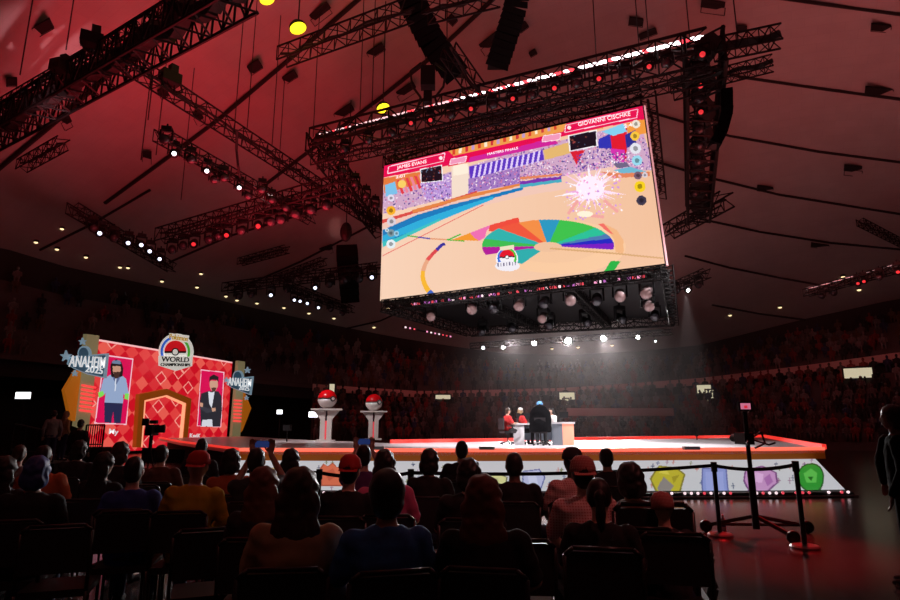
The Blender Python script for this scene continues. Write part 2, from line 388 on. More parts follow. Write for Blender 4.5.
def rim_strip(pts, nm, h=.14, mtl=glow2):
    mb = MB()
    for a, c in zip(pts, pts[1:]):
        d_ = (c-a).normalized(); n_ = Vector((-d_.y, d_.x, 0))*.06
        mb.prism([a+n_, c+n_, c-n_, a-n_], (0, 0, h))
    return mb.build(nm, mtl, st)
v3 = lambda q, z: Vector((q.x, q.y, z))
rim_strip([v3(edge[6], ST), v3(poly[6], ST), v3(poly[7], ST)], 'rear_rim_light')
rim_strip([v3(edge[1], ST), v3(poly[11], ST), v3(poly[10], ST)], 'runway_rim_light', .06)
grey = mat('dull_aluminium', (.35, .35, .36), .4, .6)
for u in (487, 693, 376):
    i = 3 if u < 600 else 5
    p = onz(u, 451, ST+.05); MB().box((p.x, p.y+.1, ST+.12), (.4, .2, .08)).build('floor_pocket', grey, st)
# luminous printed skirt
class Canvas:
    def __init__(s, W, H, f, bg):
        s.W, s.H, s.f = W, H, f; s.im = np.empty((H, W, 3)); s.im[:] = bg
    def px(s, pts): return [(q[0]*s.W, q[1]*s.H) for q in (s.f(*p) for p in pts)]
    def poly(s, pts, col, raw=False, alpha=1):
        P = [(p[0]*s.W, p[1]*s.H) for p in pts] if raw else s.px(pts)
        xs = [p[0] for p in P]; ys = [p[1] for p in P]
        x0, x1 = max(0, int(min(xs))), min(s.W, int(max(xs))+2); y0, y1 = max(0, int(min(ys))), min(s.H, int(max(ys))+2)
        if x1 <= x0 or y1 <= y0: return
        X, Y = np.meshgrid(np.arange(x0, x1)+.5, np.arange(y0, y1)+.5); ins = np.zeros(X.shape, bool)
        for (ax, ay), (bx, by) in zip(P, P[1:]+P[:1]):
            if ay == by: continue
            c = ((ay > Y) != (by > Y)) & (X < (bx-ax)*(Y-ay)/(by-ay)+ax); ins ^= c
        reg = s.im[y0:y1, x0:x1]; reg[ins] = reg[ins]*(1-alpha)+np.array(col)*alpha
    def line(s, pts, w_, col):
        for a, c in zip(pts, pts[1:]):
            L = math.hypot(c[0]-a[0], c[1]-a[1]) or 1; nx, ny = -(c[1]-a[1])/L*w_/2, (c[0]-a[0])/L*w_/2
            s.poly([(a[0]+nx, a[1]+ny), (c[0]+nx, c[1]+ny), (c[0]-nx, c[1]-ny), (a[0]-nx, a[1]-ny)], col)
    def disc(s, c, r, col, r2=None, a0=0, a1=360, n=28):
        r2 = r if r2 is None else r2
        s.poly([(c[0]+r*math.cos(rad(a0+(a1-a0)*i/n)), c[1]+r2*math.sin(rad(a0+(a1-a0)*i/n))) for i in range(n+1)], col)
    def speckle(s, pts, cols, n, sz=1.0, rng=random.Random(3)):
        xs = [p[0] for p in pts]; ys = [p[1] for p in pts]; k = 0
        while k < n:
            x, y = rng.uniform(min(xs), max(xs)), rng.uniform(min(ys), max(ys)); k += 1
            ins = False
            for (ax, ay), (bx, by) in zip(pts, pts[1:]+pts[:1]):
                if (ay > y) != (by > y) and x < (bx-ax)*(y-ay)/(by-ay)+ax: ins = not ins
            if ins:
                q = sz*rng.uniform(.5, 1.3); s.poly([(x-q, y), (x, y-q), (x+q, y), (x, y+q)], rng.choice(cols))
    def build(s, name, pos, m_, parent):      # pos(s,t) -> 3-D point
        W, H = s.W, s.H
        vs = [pos(i/W, j/H) for j in range(H+1) for i in range(W+1)]
        me = bpy.data.meshes.new(name)
        idx = np.arange((W+1)*(H+1)).reshape(H+1, W+1)
        q = np.stack([idx[:-1, :-1], idx[1:, :-1], idx[1:, 1:], idx[:-1, 1:]], -1).reshape(-1, 4)
        me.from_pydata(vs, [], q.tolist())
        at = me.color_attributes.new('picture', 'FLOAT_COLOR', 'CORNER')
        lin = s.im/255; lin = np.where(lin <= .04045, lin/12.92, ((lin+.055)/1.055)**2.4)
        c = np.concatenate([lin.reshape(-1, 3), np.ones((W*H, 1))], 1); at.data.foreach_set('color', np.repeat(c, 4, 0).ravel())
        me.materials.append(m_); me.update(); o = bpy.data.objects.new(name, me); COL.objects.link(o)
        if parent: o.parent = parent
        return o
def cseg(P, s_, us, u0, u1):
    u = u0+(u1-u0)*s_; k = 0
    while k < len(us)-2 and u > us[k+1]: k += 1
    f = (u-us[k])/(us[k+1]-us[k]); return P[k].lerp(P[k+1], f)
def skpos(s_, t_):
    a = cseg(SKT[1:], s_, [q[0] for q in SK[1:]], 240, 815); c = cseg(SKB[1:], s_, [225, 290, 450, 610, 765, 845], 225, 845)
    return tuple(a.lerp(c, t_))
sk = Canvas(900, 52, lambda u, v: ((u-240+15*((v-460)/30))/(575+45*((v-460)/30)), (v-460)/30), (203, 205, 210))
rg = random.Random(5)
for i in range(120):
    u = rg.uniform(250, 828); v = rg.uniform(462, 488); c = rg.choice([(90, 110, 150), (150, 110, 140), (190, 120, 110), (70, 90, 120), (120, 130, 90)])
    sk.line([(u-1.9, v), (u+1.9, v)], .9, c); sk.line([(u, v-2.5), (u, v+2.5)], .9, c)
def badge(c, pts, fill, dark, inner):
    P = [(c[0]+x, c[1]+y) for x, y in pts]; sk.poly([(c[0]+x*1.06, c[1]+y*1.06) for x, y in pts], dark); sk.poly([(c[0]+x*.95, c[1]+y*.95) for x, y in pts], fill)
    for q, col in inner: sk.poly([(c[0]+x, c[1]+y) for x, y in q], col)
hexa = [(-17, 0), (-9, -13), (8, -11), (17, -4), (11, 12), (-11, 12)]
badge((668, 480), hexa, (190, 180, 50), (130, 125, 50), [([(-11, 8), (-4, -2), (6, 6), (0, 12), (-9, 12)], (140, 135, 130)), ([(-10, -6), (-2, -10), (2, -4)], (215, 205, 80)), ([(4, -2), (12, -4), (6, 4)], (160, 150, 40))])
badge((715, 481), [(-12, -11), (12, -11), (13, 12), (-13, 12)], (140, 155, 215), (100, 110, 170), [([(-9, -8), (9, -8), (9, 9), (-9, 9)], (155, 168, 225))])
badge((761, 480), [(-16, 2), (-14, -8), (2, -12), (16, -5), (17, 4), (4, 12), (-12, 10)], (200, 150, 200), (120, 70, 130), [([(-10, 2), (-4, -6), (4, -4), (2, 4)], (225, 180, 225)), ([(4, 0), (10, -4), (13, 3), (7, 7)], (170, 110, 175))])
badge((812, 479), [(13*math.cos(i*.4), 13*math.sin(i*.4)) for i in range(16)], (40, 150, 50), (15, 80, 25), [([(-7, -3), (0, -8), (7, -3), (5, 5), (-5, 5)], (90, 190, 80)), ([(-3, 0), (3, 0), (0, 4)], (25, 110, 35))])
badge((333, 474), [(-13, -4), (-9, -10), (-5, -7), (0, -11), (4, -6), (12, -9), (8, 2), (10, 12), (-11, 12)], (215, 110, 80), (170, 80, 55), [([(-8, 0), (0, -5), (4, 3), (-4, 8)], (195, 90, 65))])
badge((494, 481), [(-14, 6), (-8, -6), (2, -8), (13, -3), (11, 9), (-10, 10)], (215, 215, 150), (90, 95, 70), [([(-4, -1), (4, -2), (5, 5), (-3, 6)], (190, 195, 130))])
badge((533, 480), [(-10, -8), (6, -10), (12, -2), (8, 8), (0, 14), (-10, 9)], (185, 190, 225), (80, 95, 160), [([(-5, -3), (3, -4), (5, 4), (-3, 6)], (205, 210, 238))])
badge((270, 478), [(-12, -9), (12, -9), (12, 10), (-12, 10)], (215, 190, 130), (150, 120, 80), [])
o = sk.build('illustrated_skirt', skpos, painted('skirt_print', .8), st)
# footlight batten along the skirt's foot
fb = empty('footlight_batten', (0, 0, 0), label='low black batten of small red and white footlights along the stage foot', cat='light strip')
mb = MB(); Bs = SKB[1:]
for a, c in zip(Bs, Bs[1:]): mb.prism([(a.x, a.y-.3, .0), (c.x, c.y-.3, .0), (c.x, c.y+.05, .0), (a.x, a.y+.05, .0)], (0, 0, .1))
mb.build('batten_housing', BLK, fb)
mb = MB()
for a, c in zip(Bs, Bs[1:]): mb.path([(a.x, a.y-.45, .03), (c.x, c.y-.45, .03)], .02)
mb.build('front_rail', grey, fb)
fw = mat('lamp_white', (.8, .8, .8), .4, emit=(1, .75, .8), es=1.1); fr_ = mat('lamp_red', (.6, .1, .1), .4, emit=(1, .08, .12), es=.8)
for i in range(98):
    s_ = i/97; p = cseg(Bs, s_, [225, 290, 450, 610, 765, 845], 225, 845)
    if rg.random() < .22: continue
    o = MB().lathe([(.025, -.03), (.034, 0), (.022, .025)], 8, (0, 0, 0), Matrix.Rotation(rad(90), 3, 'X')).build('footlight', fw if rg.random() < .55 else fr_, fb, loc=(p.x, p.y-.34, .1))

# ================================================================= CENTRE SCREEN
e1 = Vector((.90868492, -.41682164, .02348284)); e2 = Vector((.01097643, -.12450989, -.99215765))
TL = Vector((-3.18674137, 26.51981633, 13.85155643)); BL = Vector((-3.11088596, 25.65935933, 6.9950009))
SW = 12.0; SH = (BL-TL).length; sn = e1.cross(e2).normalized()
if sn.y > 0: sn = -sn       # towards the camera
def scr_pt(s_, t_): return TL+e1*(SW*s_)+e2*(SH*t_)
def plane_uv(o, a, c):
    N = np.array([a, c]).T
    def f(u, v):
        r = ray(u, v); A = np.array([[a[0], c[0], -r[0]], [a[1], c[1], -r[1]], [a[2], c[2], -r[2]]])
        k = np.linalg.solve(A, O3-np.array(o)); return k[0], k[1]
    return f
sf = plane_uv(TL, e1*SW, e2*SH)
C = Canvas(430, 236, sf, (240, 200, 172))
z5 = lambda L: [(370+x/6, 100+y/6) for x, y in L]
z6 = lambda L: [(520+x/6, 100+y/6) for x, y in L]
z7 = lambda L: [(370+x/6, 200+y/6) for x, y in L]
z8 = lambda L: [(520+x/6, 200+y/6) for x, y in L]
for i in range(24): C.poly([(380+i*12, 90), (393+i*12, 90), (393+i*12, 310), (380+i*12, 310)], (243-i*.2, 206-i*.7, 180-i*1.1))
# stands and crowd of the pictured arena
crowdc = [(110, 70, 170), (225, 190, 225), (170, 110, 190), (245, 225, 235), (90, 60, 150), (215, 120, 160), (60, 60, 130)]
stand = [(383, 190), (450, 172), (520, 150), (640, 122), (655, 170), (610, 172), (520, 180), (470, 192), (420, 205), (383, 214)]
C.poly(stand, (205, 165, 195))
C.speckle(stand, crowdc, 3800, .9)
C.poly(z5([(80, 470), (300, 430), (310, 500), (85, 560)]), (225, 120, 60))
for i in range(6): C.poly(z5([(160+i*26, 480-i*6), (176+i*26, 478-i*6), (206+i*26, 560-i*8), (190+i*26, 566-i*8)]), (235, 130, 150) if i % 2 else (225, 60, 70))
C.poly(z5([(90, 510), (150, 490), (165, 560), (95, 580)]), (120, 190, 230)); C.disc((402, 184), 4, (245, 205, 100))
C.poly(z5([(490, 400), (590, 385), (595, 560), (490, 590)]), (240, 218, 200)); C.poly(z5([(500, 395), (585, 380), (590, 440), (500, 455)]), (250, 235, 215))
C.poly(z5([(300, 500), (480, 440), (490, 590), (330, 600)]), (185, 150, 215)); C.speckle(z5([(300, 500), (480, 440), (490, 600), (330, 610)]), crowdc, 260, .9)
# upper flags
C.poly(z5([(470, 300), (900, 195), (1400, 60), (1400, 170), (900, 250), (480, 385)]), (232, 160, 80))
for i in range(24):
    x = 480+i*38; y = 300-i*9.6; C.poly(z5([(x, y), (x+15, y-4), (x+15, y+50), (x, y+54)]), [(210, 60, 40), (250, 225, 190), (240, 175, 60), (120, 60, 140)][i % 4])
# awning
C.poly(z5([(595, 400), (940, 325), (1035, 300), (1045, 360), (900, 395), (600, 475)]), (90, 50, 190))
for i in range(13):
    x = 620+i*32; y = 395-i*7.4; C.poly(z5([(x+8, y), (x+20, y-3), (x+8, y+70), (x-6, y+72)]), (225, 205, 245))
C.poly(z5([(590, 475), (900, 400), (900, 500), (590, 560)]), (160, 120, 190)); C.speckle(z5([(590, 475), (1050, 365), (1200, 420), (900, 500), (590, 560)]), crowdc, 900, .8)
C.poly(z6([(140, 300), (300, 250), (300, 320), (150, 360)]), (225, 180, 110)); C.poly(z6([(300, 310), (390, 300), (340, 390)]), (215, 30, 50))
C.poly(z6([(470, 235), (545, 200), (550, 290), (475, 290)]), (45, 50, 175)); C.poly(z6([(540, 215), (640, 165), (640, 370), (560, 330)]), (222, 25, 45)); C.poly(z6([(540, 290), (630, 300), (625, 375), (560, 360)]), (210, 50, 170))
C.poly(z6([(490, 190), (620, 140), (640, 190), (560, 215)]), (130, 205, 235)); C.poly(z6([(640, 140), (750, 110), (760, 200), (650, 220)]), (240, 150, 60)); C.poly(z6([(630, 210), (690, 180), (700, 260), (640, 290)]), (40, 45, 140))
C.speckle(z6([(330, 330), (520, 290), (650, 330), (700, 370), (560, 400), (360, 430)]), crowdc, 420, .9)
# floor bands
C.poly(z7([(70, 130), (240, 70), (420, 30), (640, -20), (900, -90), (1200, -150), (1500, -210), (1500, -120), (900, -20), (500, 80), (70, 290)]), (238, 196, 180))
C.poly(z7([(70, 120), (240, 70), (420, 15), (640, -55), (640, -40), (430, 35), (250, 85), (75, 140)]), (215, 75, 70))
C.poly(z7([(250, 60), (600, -35), (900, -100), (900, -85), (500, 10), (260, 80)]), (225, 130, 70))
C.poly(z7([(75, 180), (280, 90), (480, 30), (720, -30), (920, -80), (920, -62), (700, 0), (420, 125), (165, 250), (75, 282)]), (18, 120, 185))
C.poly(z7([(75, 215), (300, 120), (520, 45), (740, -22), (740, -5), (540, 75), (320, 165), (75, 250)]), (40, 170, 215)); C.poly(z7([(75, 250), (165, 225), (420, 110), (420, 125), (165, 250), (75, 282)]), (60, 190, 190))
C.poly(z6([(0, 505), (250, 475), (250, 492), (0, 528)]), (70, 170, 190)); C.poly(z6([(0, 490), (120, 470), (250, 460), (250, 475), (0, 508)]), (120, 50, 170)); C.poly(z6([(0, 462), (250, 440), (250, 452), (0, 478)]), (225, 130, 90))
C.poly(z6([(560, 420), (660, 400), (760, 430), (620, 445)]), (110, 180, 205)); C.poly(z6([(480, 430), (620, 440), (780, 430), (780, 455), (560, 470)]), (225, 130, 90)); C.poly(z6([(560, 380), (640, 375), (660, 400), (580, 410)]), (110, 100, 130))
C.line(z7([(75, 335), (300, 222), (540, 100), (680, 30)]), .7, (225, 70, 75))
for a, c, col in (((225, 214), (285, 222), (70, 170, 70)), ((285, 222), (360, 232), (60, 60, 170)), ((360, 232), (460, 238), (225, 150, 110)), ((460, 238), (565, 246), (60, 180, 60)), ((465, 240), (545, 205), (60, 180, 60))): C.line(z7([a, c]), 1.3, col)
arc = [(450, 262), (430, 270), (400, 300), (370, 330), (345, 360), (330, 390), (318, 425), (316, 460), (322, 490), (335, 520), (352, 548), (380, 575)]
cols = [(50, 45, 150), (60, 50, 160), (215, 70, 75), (225, 80, 80), (230, 165, 130), (230, 165, 130), (245, 180, 50), (245, 180, 50), (245, 180, 50), (245, 180, 50), (60, 100, 190)]
for a, c, col in zip(arc, arc[1:], cols): C.line(z7([a, (c[0]*1.05-a[0]*.05, c[1]*1.05-a[1]*.05)]), 3+2.5*arc.index(a)/11, col)
# floor emblem wheel: outer ring wedges and inner wedges
C.disc((560, 247), 66, (246, 200, 160), 27); C.disc((552, 243), 50, (242, 196, 158), 20)
def wedge(c, r1, k, a0, a1, col, r0=0):
    P = [(c[0]+r1*math.cos(rad(a0+(a1-a0)*i/10)), c[1]+r1*k*math.sin(rad(a0+(a1-a0)*i/10))) for i in range(11)]
    P += [(c[0]+r0*math.cos(rad(a1+(a0-a1)*i/10)), c[1]+r0*k*math.sin(rad(a1+(a0-a1)*i/10))) for i in range(11)]; C.poly(P, col)
C.poly(z7([(490, 240), (600, 197), (625, 200), (655, 245)]), (240, 150, 50)); C.poly(z7([(600, 197), (740, 143), (700, 185), (690, 225), (655, 245), (625, 225)]), (235, 110, 175)); C.poly(z7([(720, 150), (890, 103), (900, 140), (740, 192), (712, 185)]), (235, 75, 60)); C.poly(z7([(780, 195), (900, 150), (900, 175), (820, 195)]), (240, 140, 60))
wc_ = (548, 246)
for a0, a1, col in ((178, 196, (60, 185, 80)), (196, 222, (45, 175, 170)), (222, 243, (235, 85, 60)), (243, 262, (240, 140, 70)), (262, 280, (40, 150, 190)), (280, 316, (60, 190, 75)), (316, 333, (40, 190, 150)), (333, 343, (75, 120, 175)), (343, 354, (35, 40, 190)), (354, 368, (120, 30, 190)), (160, 178, (175, 30, 150)), (120, 160, (45, 170, 170)), (128, 160, (45, 170, 170))):
    wedge(wc_, 66 if a0 > 150 else 52, .40, a0, a1, col)
C.disc((wc_[0], wc_[1]+1), 14, (236, 190, 155), 5)
C.poly(z8([(500, 140), (580, 180), (620, 240), (622, 322), (572, 312), (565, 240), (530, 190)]), (240, 180, 130)); C.poly(z8([(470, 145), (500, 140), (560, 205), (530, 195)]), (240, 110, 100))
C.line(z8([(180, 290), (560, 320), (860, 350)]), 1.6, (215, 165, 115)); C.poly(z8([(545, 365), (605, 368), (562, 425), (500, 436)]), (35, 175, 65))
# glowing energy burst
for i in range(60):
    a = rad(-170+i*5.8); L = rg.uniform(12, 38 if i % 3 else 22); c0 = (591, 190); wv = rg.uniform(1, 3.2)
    C.poly([(c0[0]-wv*math.sin(a), c0[1]+wv*math.cos(a)), (c0[0]+L*math.cos(a), c0[1]+L*.75*math.sin(a)), (c0[0]+wv*math.sin(a), c0[1]-wv*math.cos(a))], rg.choice([(250, 240, 250), (255, 225, 245), (235, 170, 220), (250, 205, 235)]))
C.disc((590, 188), 14, (252, 235, 250), 12); C.speckle([(565, 165), (620, 160), (622, 215), (568, 222)], [(255, 250, 255), (240, 160, 215), (245, 190, 200), (210, 150, 220)], 170, 1.2)
for a in ((568, 214, 578, 200), (604, 200, 618, 212), (585, 215, 604, 217)): C.line([a[:2], a[2:]], 3, (240, 165, 160))
C.disc((585, 214), 8, (255, 240, 215), 3)
# header graphics
PK = (228, 8, 78)
C.poly(z5([(80, 395), (470, 300), (490, 385), (440, 400), (80, 465)]), PK); C.poly(z5([(440, 320), (480, 305), (500, 335), (900, 245), (900, 300), (470, 400)]), PK)
C.poly(z6([(0, 215), (220, 140), (720, 30), (760, 20), (760, 115), (700, 122), (270, 215), (110, 250), (0, 290)]), PK)
C.poly(z5([(600, 345), (900, 278), (1100, 225), (1130, 262), (900, 310), (590, 378)]), (205, 35, 150)); C.poly(z6([(0, 205), (190, 160), (210, 145), (180, 205), (0, 240)]), (235, 150, 70))
for i in range(6): C.poly(z6([(5+i*33, 205-i*8), (22+i*33, 201-i*8), (22+i*33, 228-i*8), (5+i*33, 233-i*8)]), (250, 230, 205) if i % 2 else (225, 80, 50))
C.poly(z5([(470, 305), (900, 200), (1180, 130), (1160, 190), (900, 245), (500, 335)]), (235, 155, 75))
for i in range(17): C.poly(z5([(495+i*38, 298-i*9.4), (512+i*38, 294-i*9.4), (512+i*38, 326-i*9.4), (495+i*38, 330-i*9.4)]), [(215, 60, 40), (250, 232, 205), (205, 45, 55), (190, 150, 200)][i % 4])
for bx in (z5([(112, 400), (450, 318), (440, 368), (105, 442)]), z6([(275, 150), (708, 55), (700, 105), (268, 195)])):
    C.line(bx+bx[:1], .8, (250, 215, 230))
for bx in (z5([(485, 355), (580, 338), (572, 372), (478, 388)]), z6([(140, 215), (245, 200), (238, 238), (132, 252)])): C.poly(bx, (240, 150, 185)); C.line(bx+bx[:1], .7, (250, 225, 235))
C.disc((370+425/6, 100+348/6), 1.9, (250, 235, 240)); C.disc((520+295/6, 100+165/6), 1.9, (250, 235, 240))
for bx in (z5([(300, 415), (432, 388), (440, 485), (305, 500)]), z6([(288, 213), (460, 178), (467, 276), (296, 310)])):
    C.poly(bx, (245, 240, 245)); cx_ = sum(p[0] for p in bx)/4; cy_ = sum(p[1] for p in bx)/4; s8 = [(cx_+(p[0]-cx_)*.92, cy_+(p[1]-cy_)*.9) for p in bx]
    C.poly(s8, (22, 12, 26)); C.speckle(s8, [(150, 60, 60), (60, 50, 80), (90, 110, 140), (120, 60, 50)], 26, 1.1)
# plain status discs down both sides
for x, y, r, c in ((391, 198, 3.5, (225, 215, 235)), (391, 210.5, 4.6, (245, 175, 40)), (391.5, 221.5, 4.5, (215, 205, 215)), (391, 233, 3.8, (120, 150, 160)), (396.5, 233.5, 2.6, (150, 200, 225)), (391, 244, 4.6, (225, 235, 240)), (387, 230, 2, (200, 220, 230)),
                   (635, 136, 4.6, (245, 195, 60)), (635.5, 148.5, 5.6, (225, 225, 235)), (637, 160.5, 5.2, (150, 215, 235)), (638, 175.5, 4, (120, 90, 110)), (645, 175, 2.8, (215, 205, 215)), (640, 186.5, 5.6, (245, 205, 30)), (641.5, 200.5, 5, (60, 55, 75)), (636, 124, 4.2, (235, 225, 210))):
    C.disc((x, y), r, c); C.disc((x, y), r*.45, tuple(int(k*.65) for k in c))
# tournament emblem
C.disc((507, 259), 11, (245, 240, 245), 12); C.disc((507, 258), 9.6, (50, 110, 215), 10.2, 90, 270); C.disc((507, 258), 9.6, (70, 195, 60), 10.2, -90, 90)
C.disc((507, 257), 7.6, (225, 25, 45), 7.4, 180, 360); C.disc((507, 257), 7.6, (245, 240, 245), 7.6, 0, 180); C.line([(499.5, 257.6), (514.5, 256.4)], 1.3, (25, 20, 35)); C.disc((507, 257), 2.1, (25, 20, 35)); C.disc((507, 257), 1.4, (250, 250, 250))
C.disc((507.5, 266), 12.5, (238, 234, 242), 5.2); C.poly([(500, 247), (514, 245), (514, 248.5), (500, 250.5)], (235, 220, 190))
for i in range(7): C.line([(498+i*2.9, 263.2-i*.25), (498+i*2.9, 266.6-i*.25)], .9, (90, 80, 120))
scr = empty('video_screen', (0, 0, 0), label='huge hanging video screen showing a colourful game arena', cat='screen')
C.build('display', lambda a, c: tuple(scr_pt(a, c)), painted('screen_picture', 1.05), scr)
back = MB(); A = [scr_pt(0, 0), scr_pt(1, 0), scr_pt(1, 1), scr_pt(0, 1)]; off = -sn*.04
back.prism([p+off for p in A], -sn*.35).build('cabinet', BLK, scr)
mb = MB(); ed = mat('screen_edge_glow', (.6, .4, .42), .4, emit=srgb(245, 170, 175), es=.75)
mb.prism([scr_pt(1.004, 0)-sn*.0, scr_pt(1.009, 0), scr_pt(1.009, 1), scr_pt(1.004, 1)], -sn*.12); mb.build('side_edge', ed, scr)
lw = mat('caption_white', (.8, .8, .8), .5, emit=(1, .93, .96), es=1.0)
def cap(body, px0, px1, h, nm='caption_lettering'):
    a, c = sf(*px0), sf(*px1); P0, P1 = scr_pt(*a), scr_pt(*c); w_ = (P1-P0).length
    text(body, nm, (P0+P1)/2+sn*.03, (P1-P0), -e2, h*.62, lw, scr, width=w_, depth=.008, bold=0)
cap('JAMES EVANS', (370+165/6, 100+408/6), (370+342/6, 100+370/6), .31)
cap('GIOVANNI CISCHKE', (520+350/6, 100+150/6), (520+662/6, 100+85/6), .33)
cap('MASTERS FINALS', (370+705/6, 100+328/6), (370+888/6, 100+290/6), .2)
cap('2:01', (370+160/6, 100+465/6), (370+212/6, 100+456/6), .26)
cap('2:4', (520+625/6, 100+162/6), (520+672/6, 100+150/6), .28)
# lamp strip just under the screen and the open underside cage
def strip(name, P0, P1, n, mats, label, parent=None, sz=.05, prob=1, **k):
    t = empty(name, (0, 0, 0), label=label, **k)
    d_ = P1-P0; x, y = frame(d_); MB().tube(P0, P1, sz*.7, None, 6).build('bar_housing', BLK, t)
    for i in range(n):
        if random.random() > prob: continue
        p = P0+d_*((i+.5)/n); MB().box((0, 0, 0), (sz*1.6, sz*1.2, sz*1.2), Matrix.Rotation(math.atan2(d_.y, d_.x), 3, 'Z')).build('diode', random.choice(mats), t, loc=p-Vector((0, .045, .0))*1)
    return t
pinkl = mat('lamp_pink', (.5, .3, .4), .4, emit=(1, .35, .6), es=1.0); violet = mat('lamp_violet', (.4, .2, .5), .4, emit=(.6, .15, .6), es=.7)
strip('underscreen_light_bar', onz(404, 305.5, 6.75), onz(646, 276.5, 6.75), 60, [fw, fr_, pinkl, violet, violet], 'thin bar of pink and white lamps just beneath the video screen', cat='light bar', sz=.07, prob=.8)

# ================================================================= TRUSSES
NT = [0]
def truss(p, q, w_, label, h_=None, dense=1.0, name='lighting_truss', cab=.1, group='black lattice trusses'):
    p, q = Vector(p), Vector(q); h_ = h_ or w_; d_ = (q-p); L = d_.length; d_.normalize(); s_ = d_.cross(Vector((0, 0, 1))).normalized(); up = s_.cross(d_).normalized()
    t = empty(name, tuple(p), label=label, cat='truss', group=group); cs = [(s_*a*w_/2+up*c*h_/2) for a, c in ((-1, -1), (1, -1), (1, 1), (-1, 1))]
    r = max(.03, w_*.065)
    for c in cs: MB().tube(c, c+d_*L, r, None, 6).build('chord', TRS, t)
    n = max(2, int(L/(w_*.95)/1*dense)); mb = MB()
    for i in range(n):
        a, b_ = L*i/n, L*(i+1)/n
        for k in range(4):
            c0, c1 = cs[k], cs[(k+1) % 4]
            if i % 2: c0, c1 = c1, c0
            mb.tube(c0+d_*a, c1+d_*b_, r*.6, None, 4)
        mb.tube(cs[0]+d_*a, cs[3]+d_*a, r*.6, None, 4); mb.tube(cs[1]+d_*a, cs[2]+d_*a, r*.6, None, 4)
    mb.build('bracing', TRS, t); m2 = MB(); pr_ = None
    for i in range(n+1):
        c_ = d_*(L*i/n)+s_*w_*random.uniform(-.18, .18)+up*h_*random.uniform(-.1, .28)
        if pr_ is not None: m2.tube(pr_, c_, w_*cab, None, 5)
        pr_ = c_
    m2.build('cable_run', CAB, t); return t
Z = 15.0
NLp, NRp, FRp, FLp = onz(315, 141, Z), onz(708, 46, Z), onz(698, 214, Z), onz(382, 232, Z)
truss(NLp, NRp, .9, 'long front truss of the centre rig under the bright lamp row', .9)
truss(NLp-Vector((0, 0, 1.1)), NRp-Vector((0, 0, 1.1)), .5, 'second layer of truss slung just under the front rig truss', .5)
truss(NLp, FLp, .9, 'left side truss of the centre rig running away from its front corner', .9)
truss(NRp-e1*.1, FRp+e1*.0, 1.3, 'heavy right side truss of the centre rig with red lamps', 1.3, 1.8, cab=.3)
s1 = scr_pt(0, 0)+Vector((0, 0, .5))-sn*.4; s2 = scr_pt(1, 0)+Vector((0, 0, .5))-sn*.4; back_d = Vector((.37, .93, 0)).normalized()
truss(s1, s2, .6, 'truss carrying the top edge of the video screen', .7)
truss(s1+Vector((0, 0, .9)), s2+Vector((0, 0, .9)), .4, 'upper truss above the video screen carrier', .4)
truss(s2+e1*.2, s2+e1*.2+back_d*11, .6, 'ladder truss going back from the top right screen corner', .6)
truss(s1, s1+back_d*9, .6, 'truss going back from the top left screen corner', .6)
truss(onz(714, 50, Z), onz(781, 36, Z), .6, 'short upper stub truss right of the centre rig', .6, 1.7, cab=.25)
truss(onz(722, 76, Z-.5), onz(773, 63, Z-.5), .45, 'short lower stub truss right of the centre rig', .45, 1.7, cab=.2)
truss(onz(672, 90, Z-.5), onz(722, 76, Z-.5), .6, 'short cross truss between the screen ladder and right side truss', .6)
truss(onz(668, 232, Z), onz(727, 199, Z), .9, 'rear right corner truss behind the video screen', .9)
truss(onz(-25, 142, Z+.3), onz(245, -14, Z+.3), 1.1, 'massive truss across the upper left corner', 1.2, 1.8, cab=.34)
truss(onz(-25, 122, Z+1.6), onz(215, -14, Z+1.6), .5, 'slim truss riding above the massive upper left truss', .5)
truss(onz(118, 56, Z), onz(380, 226, Z), .6, 'long truss descending from upper left toward the screen', .6)
truss(onz(158, 134, 13), onz(312, 220, 13), .5, 'shorter truss of spotlights parallel below the long left truss', .5)
truss(onz(282, 57, 16.5), onz(410, 10, 16.5), .6, 'truss meeting the left speaker array at the top', .6)
truss(onz(425, 12, 16.5), onz(498, -6, 16.5), .6, 'truss between the two top speaker arrays', .6)
truss(onz(448, 50, 16), onz(478, 92, 15.2), .6, 'steep truss below the left speaker array', .6)
truss(onz(22, 166, 14), onz(63, 143, 14), .5, 'small isolated truss at the far left under the dome', .5)
truss(onz(72, 208, 13), onz(172, 268, 13), .6, 'dark truss with white spotlights at the far left', .6)
truss(onz(160, 236, 13), onz(348, 183, 13), .7, 'dark truss with red lamps left of the screen', .8)
truss(onz(240, 262, 14), onz(287, 249, 14), .5, 'upper of two small trusses left of the screen', .5)
truss(onz(276, 279, 13), onz(324, 261, 13), .5, 'lower of two small trusses left of the screen', .5)
truss(onz(225, 288, 11), onz(380, 268, 11), .6, 'low far truss ending behind the left screen edge', .6)
truss(onz(290, 287, 10.5), onz(352, 310, 10.5), .5, 'far short truss under the hanging cluster', .5)
truss(onz(672, 288, 10), onz(707, 273, 10), .45, 'small truss with the hazy beam right of the screen', .5)
truss(onz(806, 293, 9), onz(905, 266, 9), .4, 'far right truss with a dotted light edge', .4)
truss(onz(860, 222, 14), onz(905, 245, 14), .4, 'small dark truss at the right edge under the dome', .4)
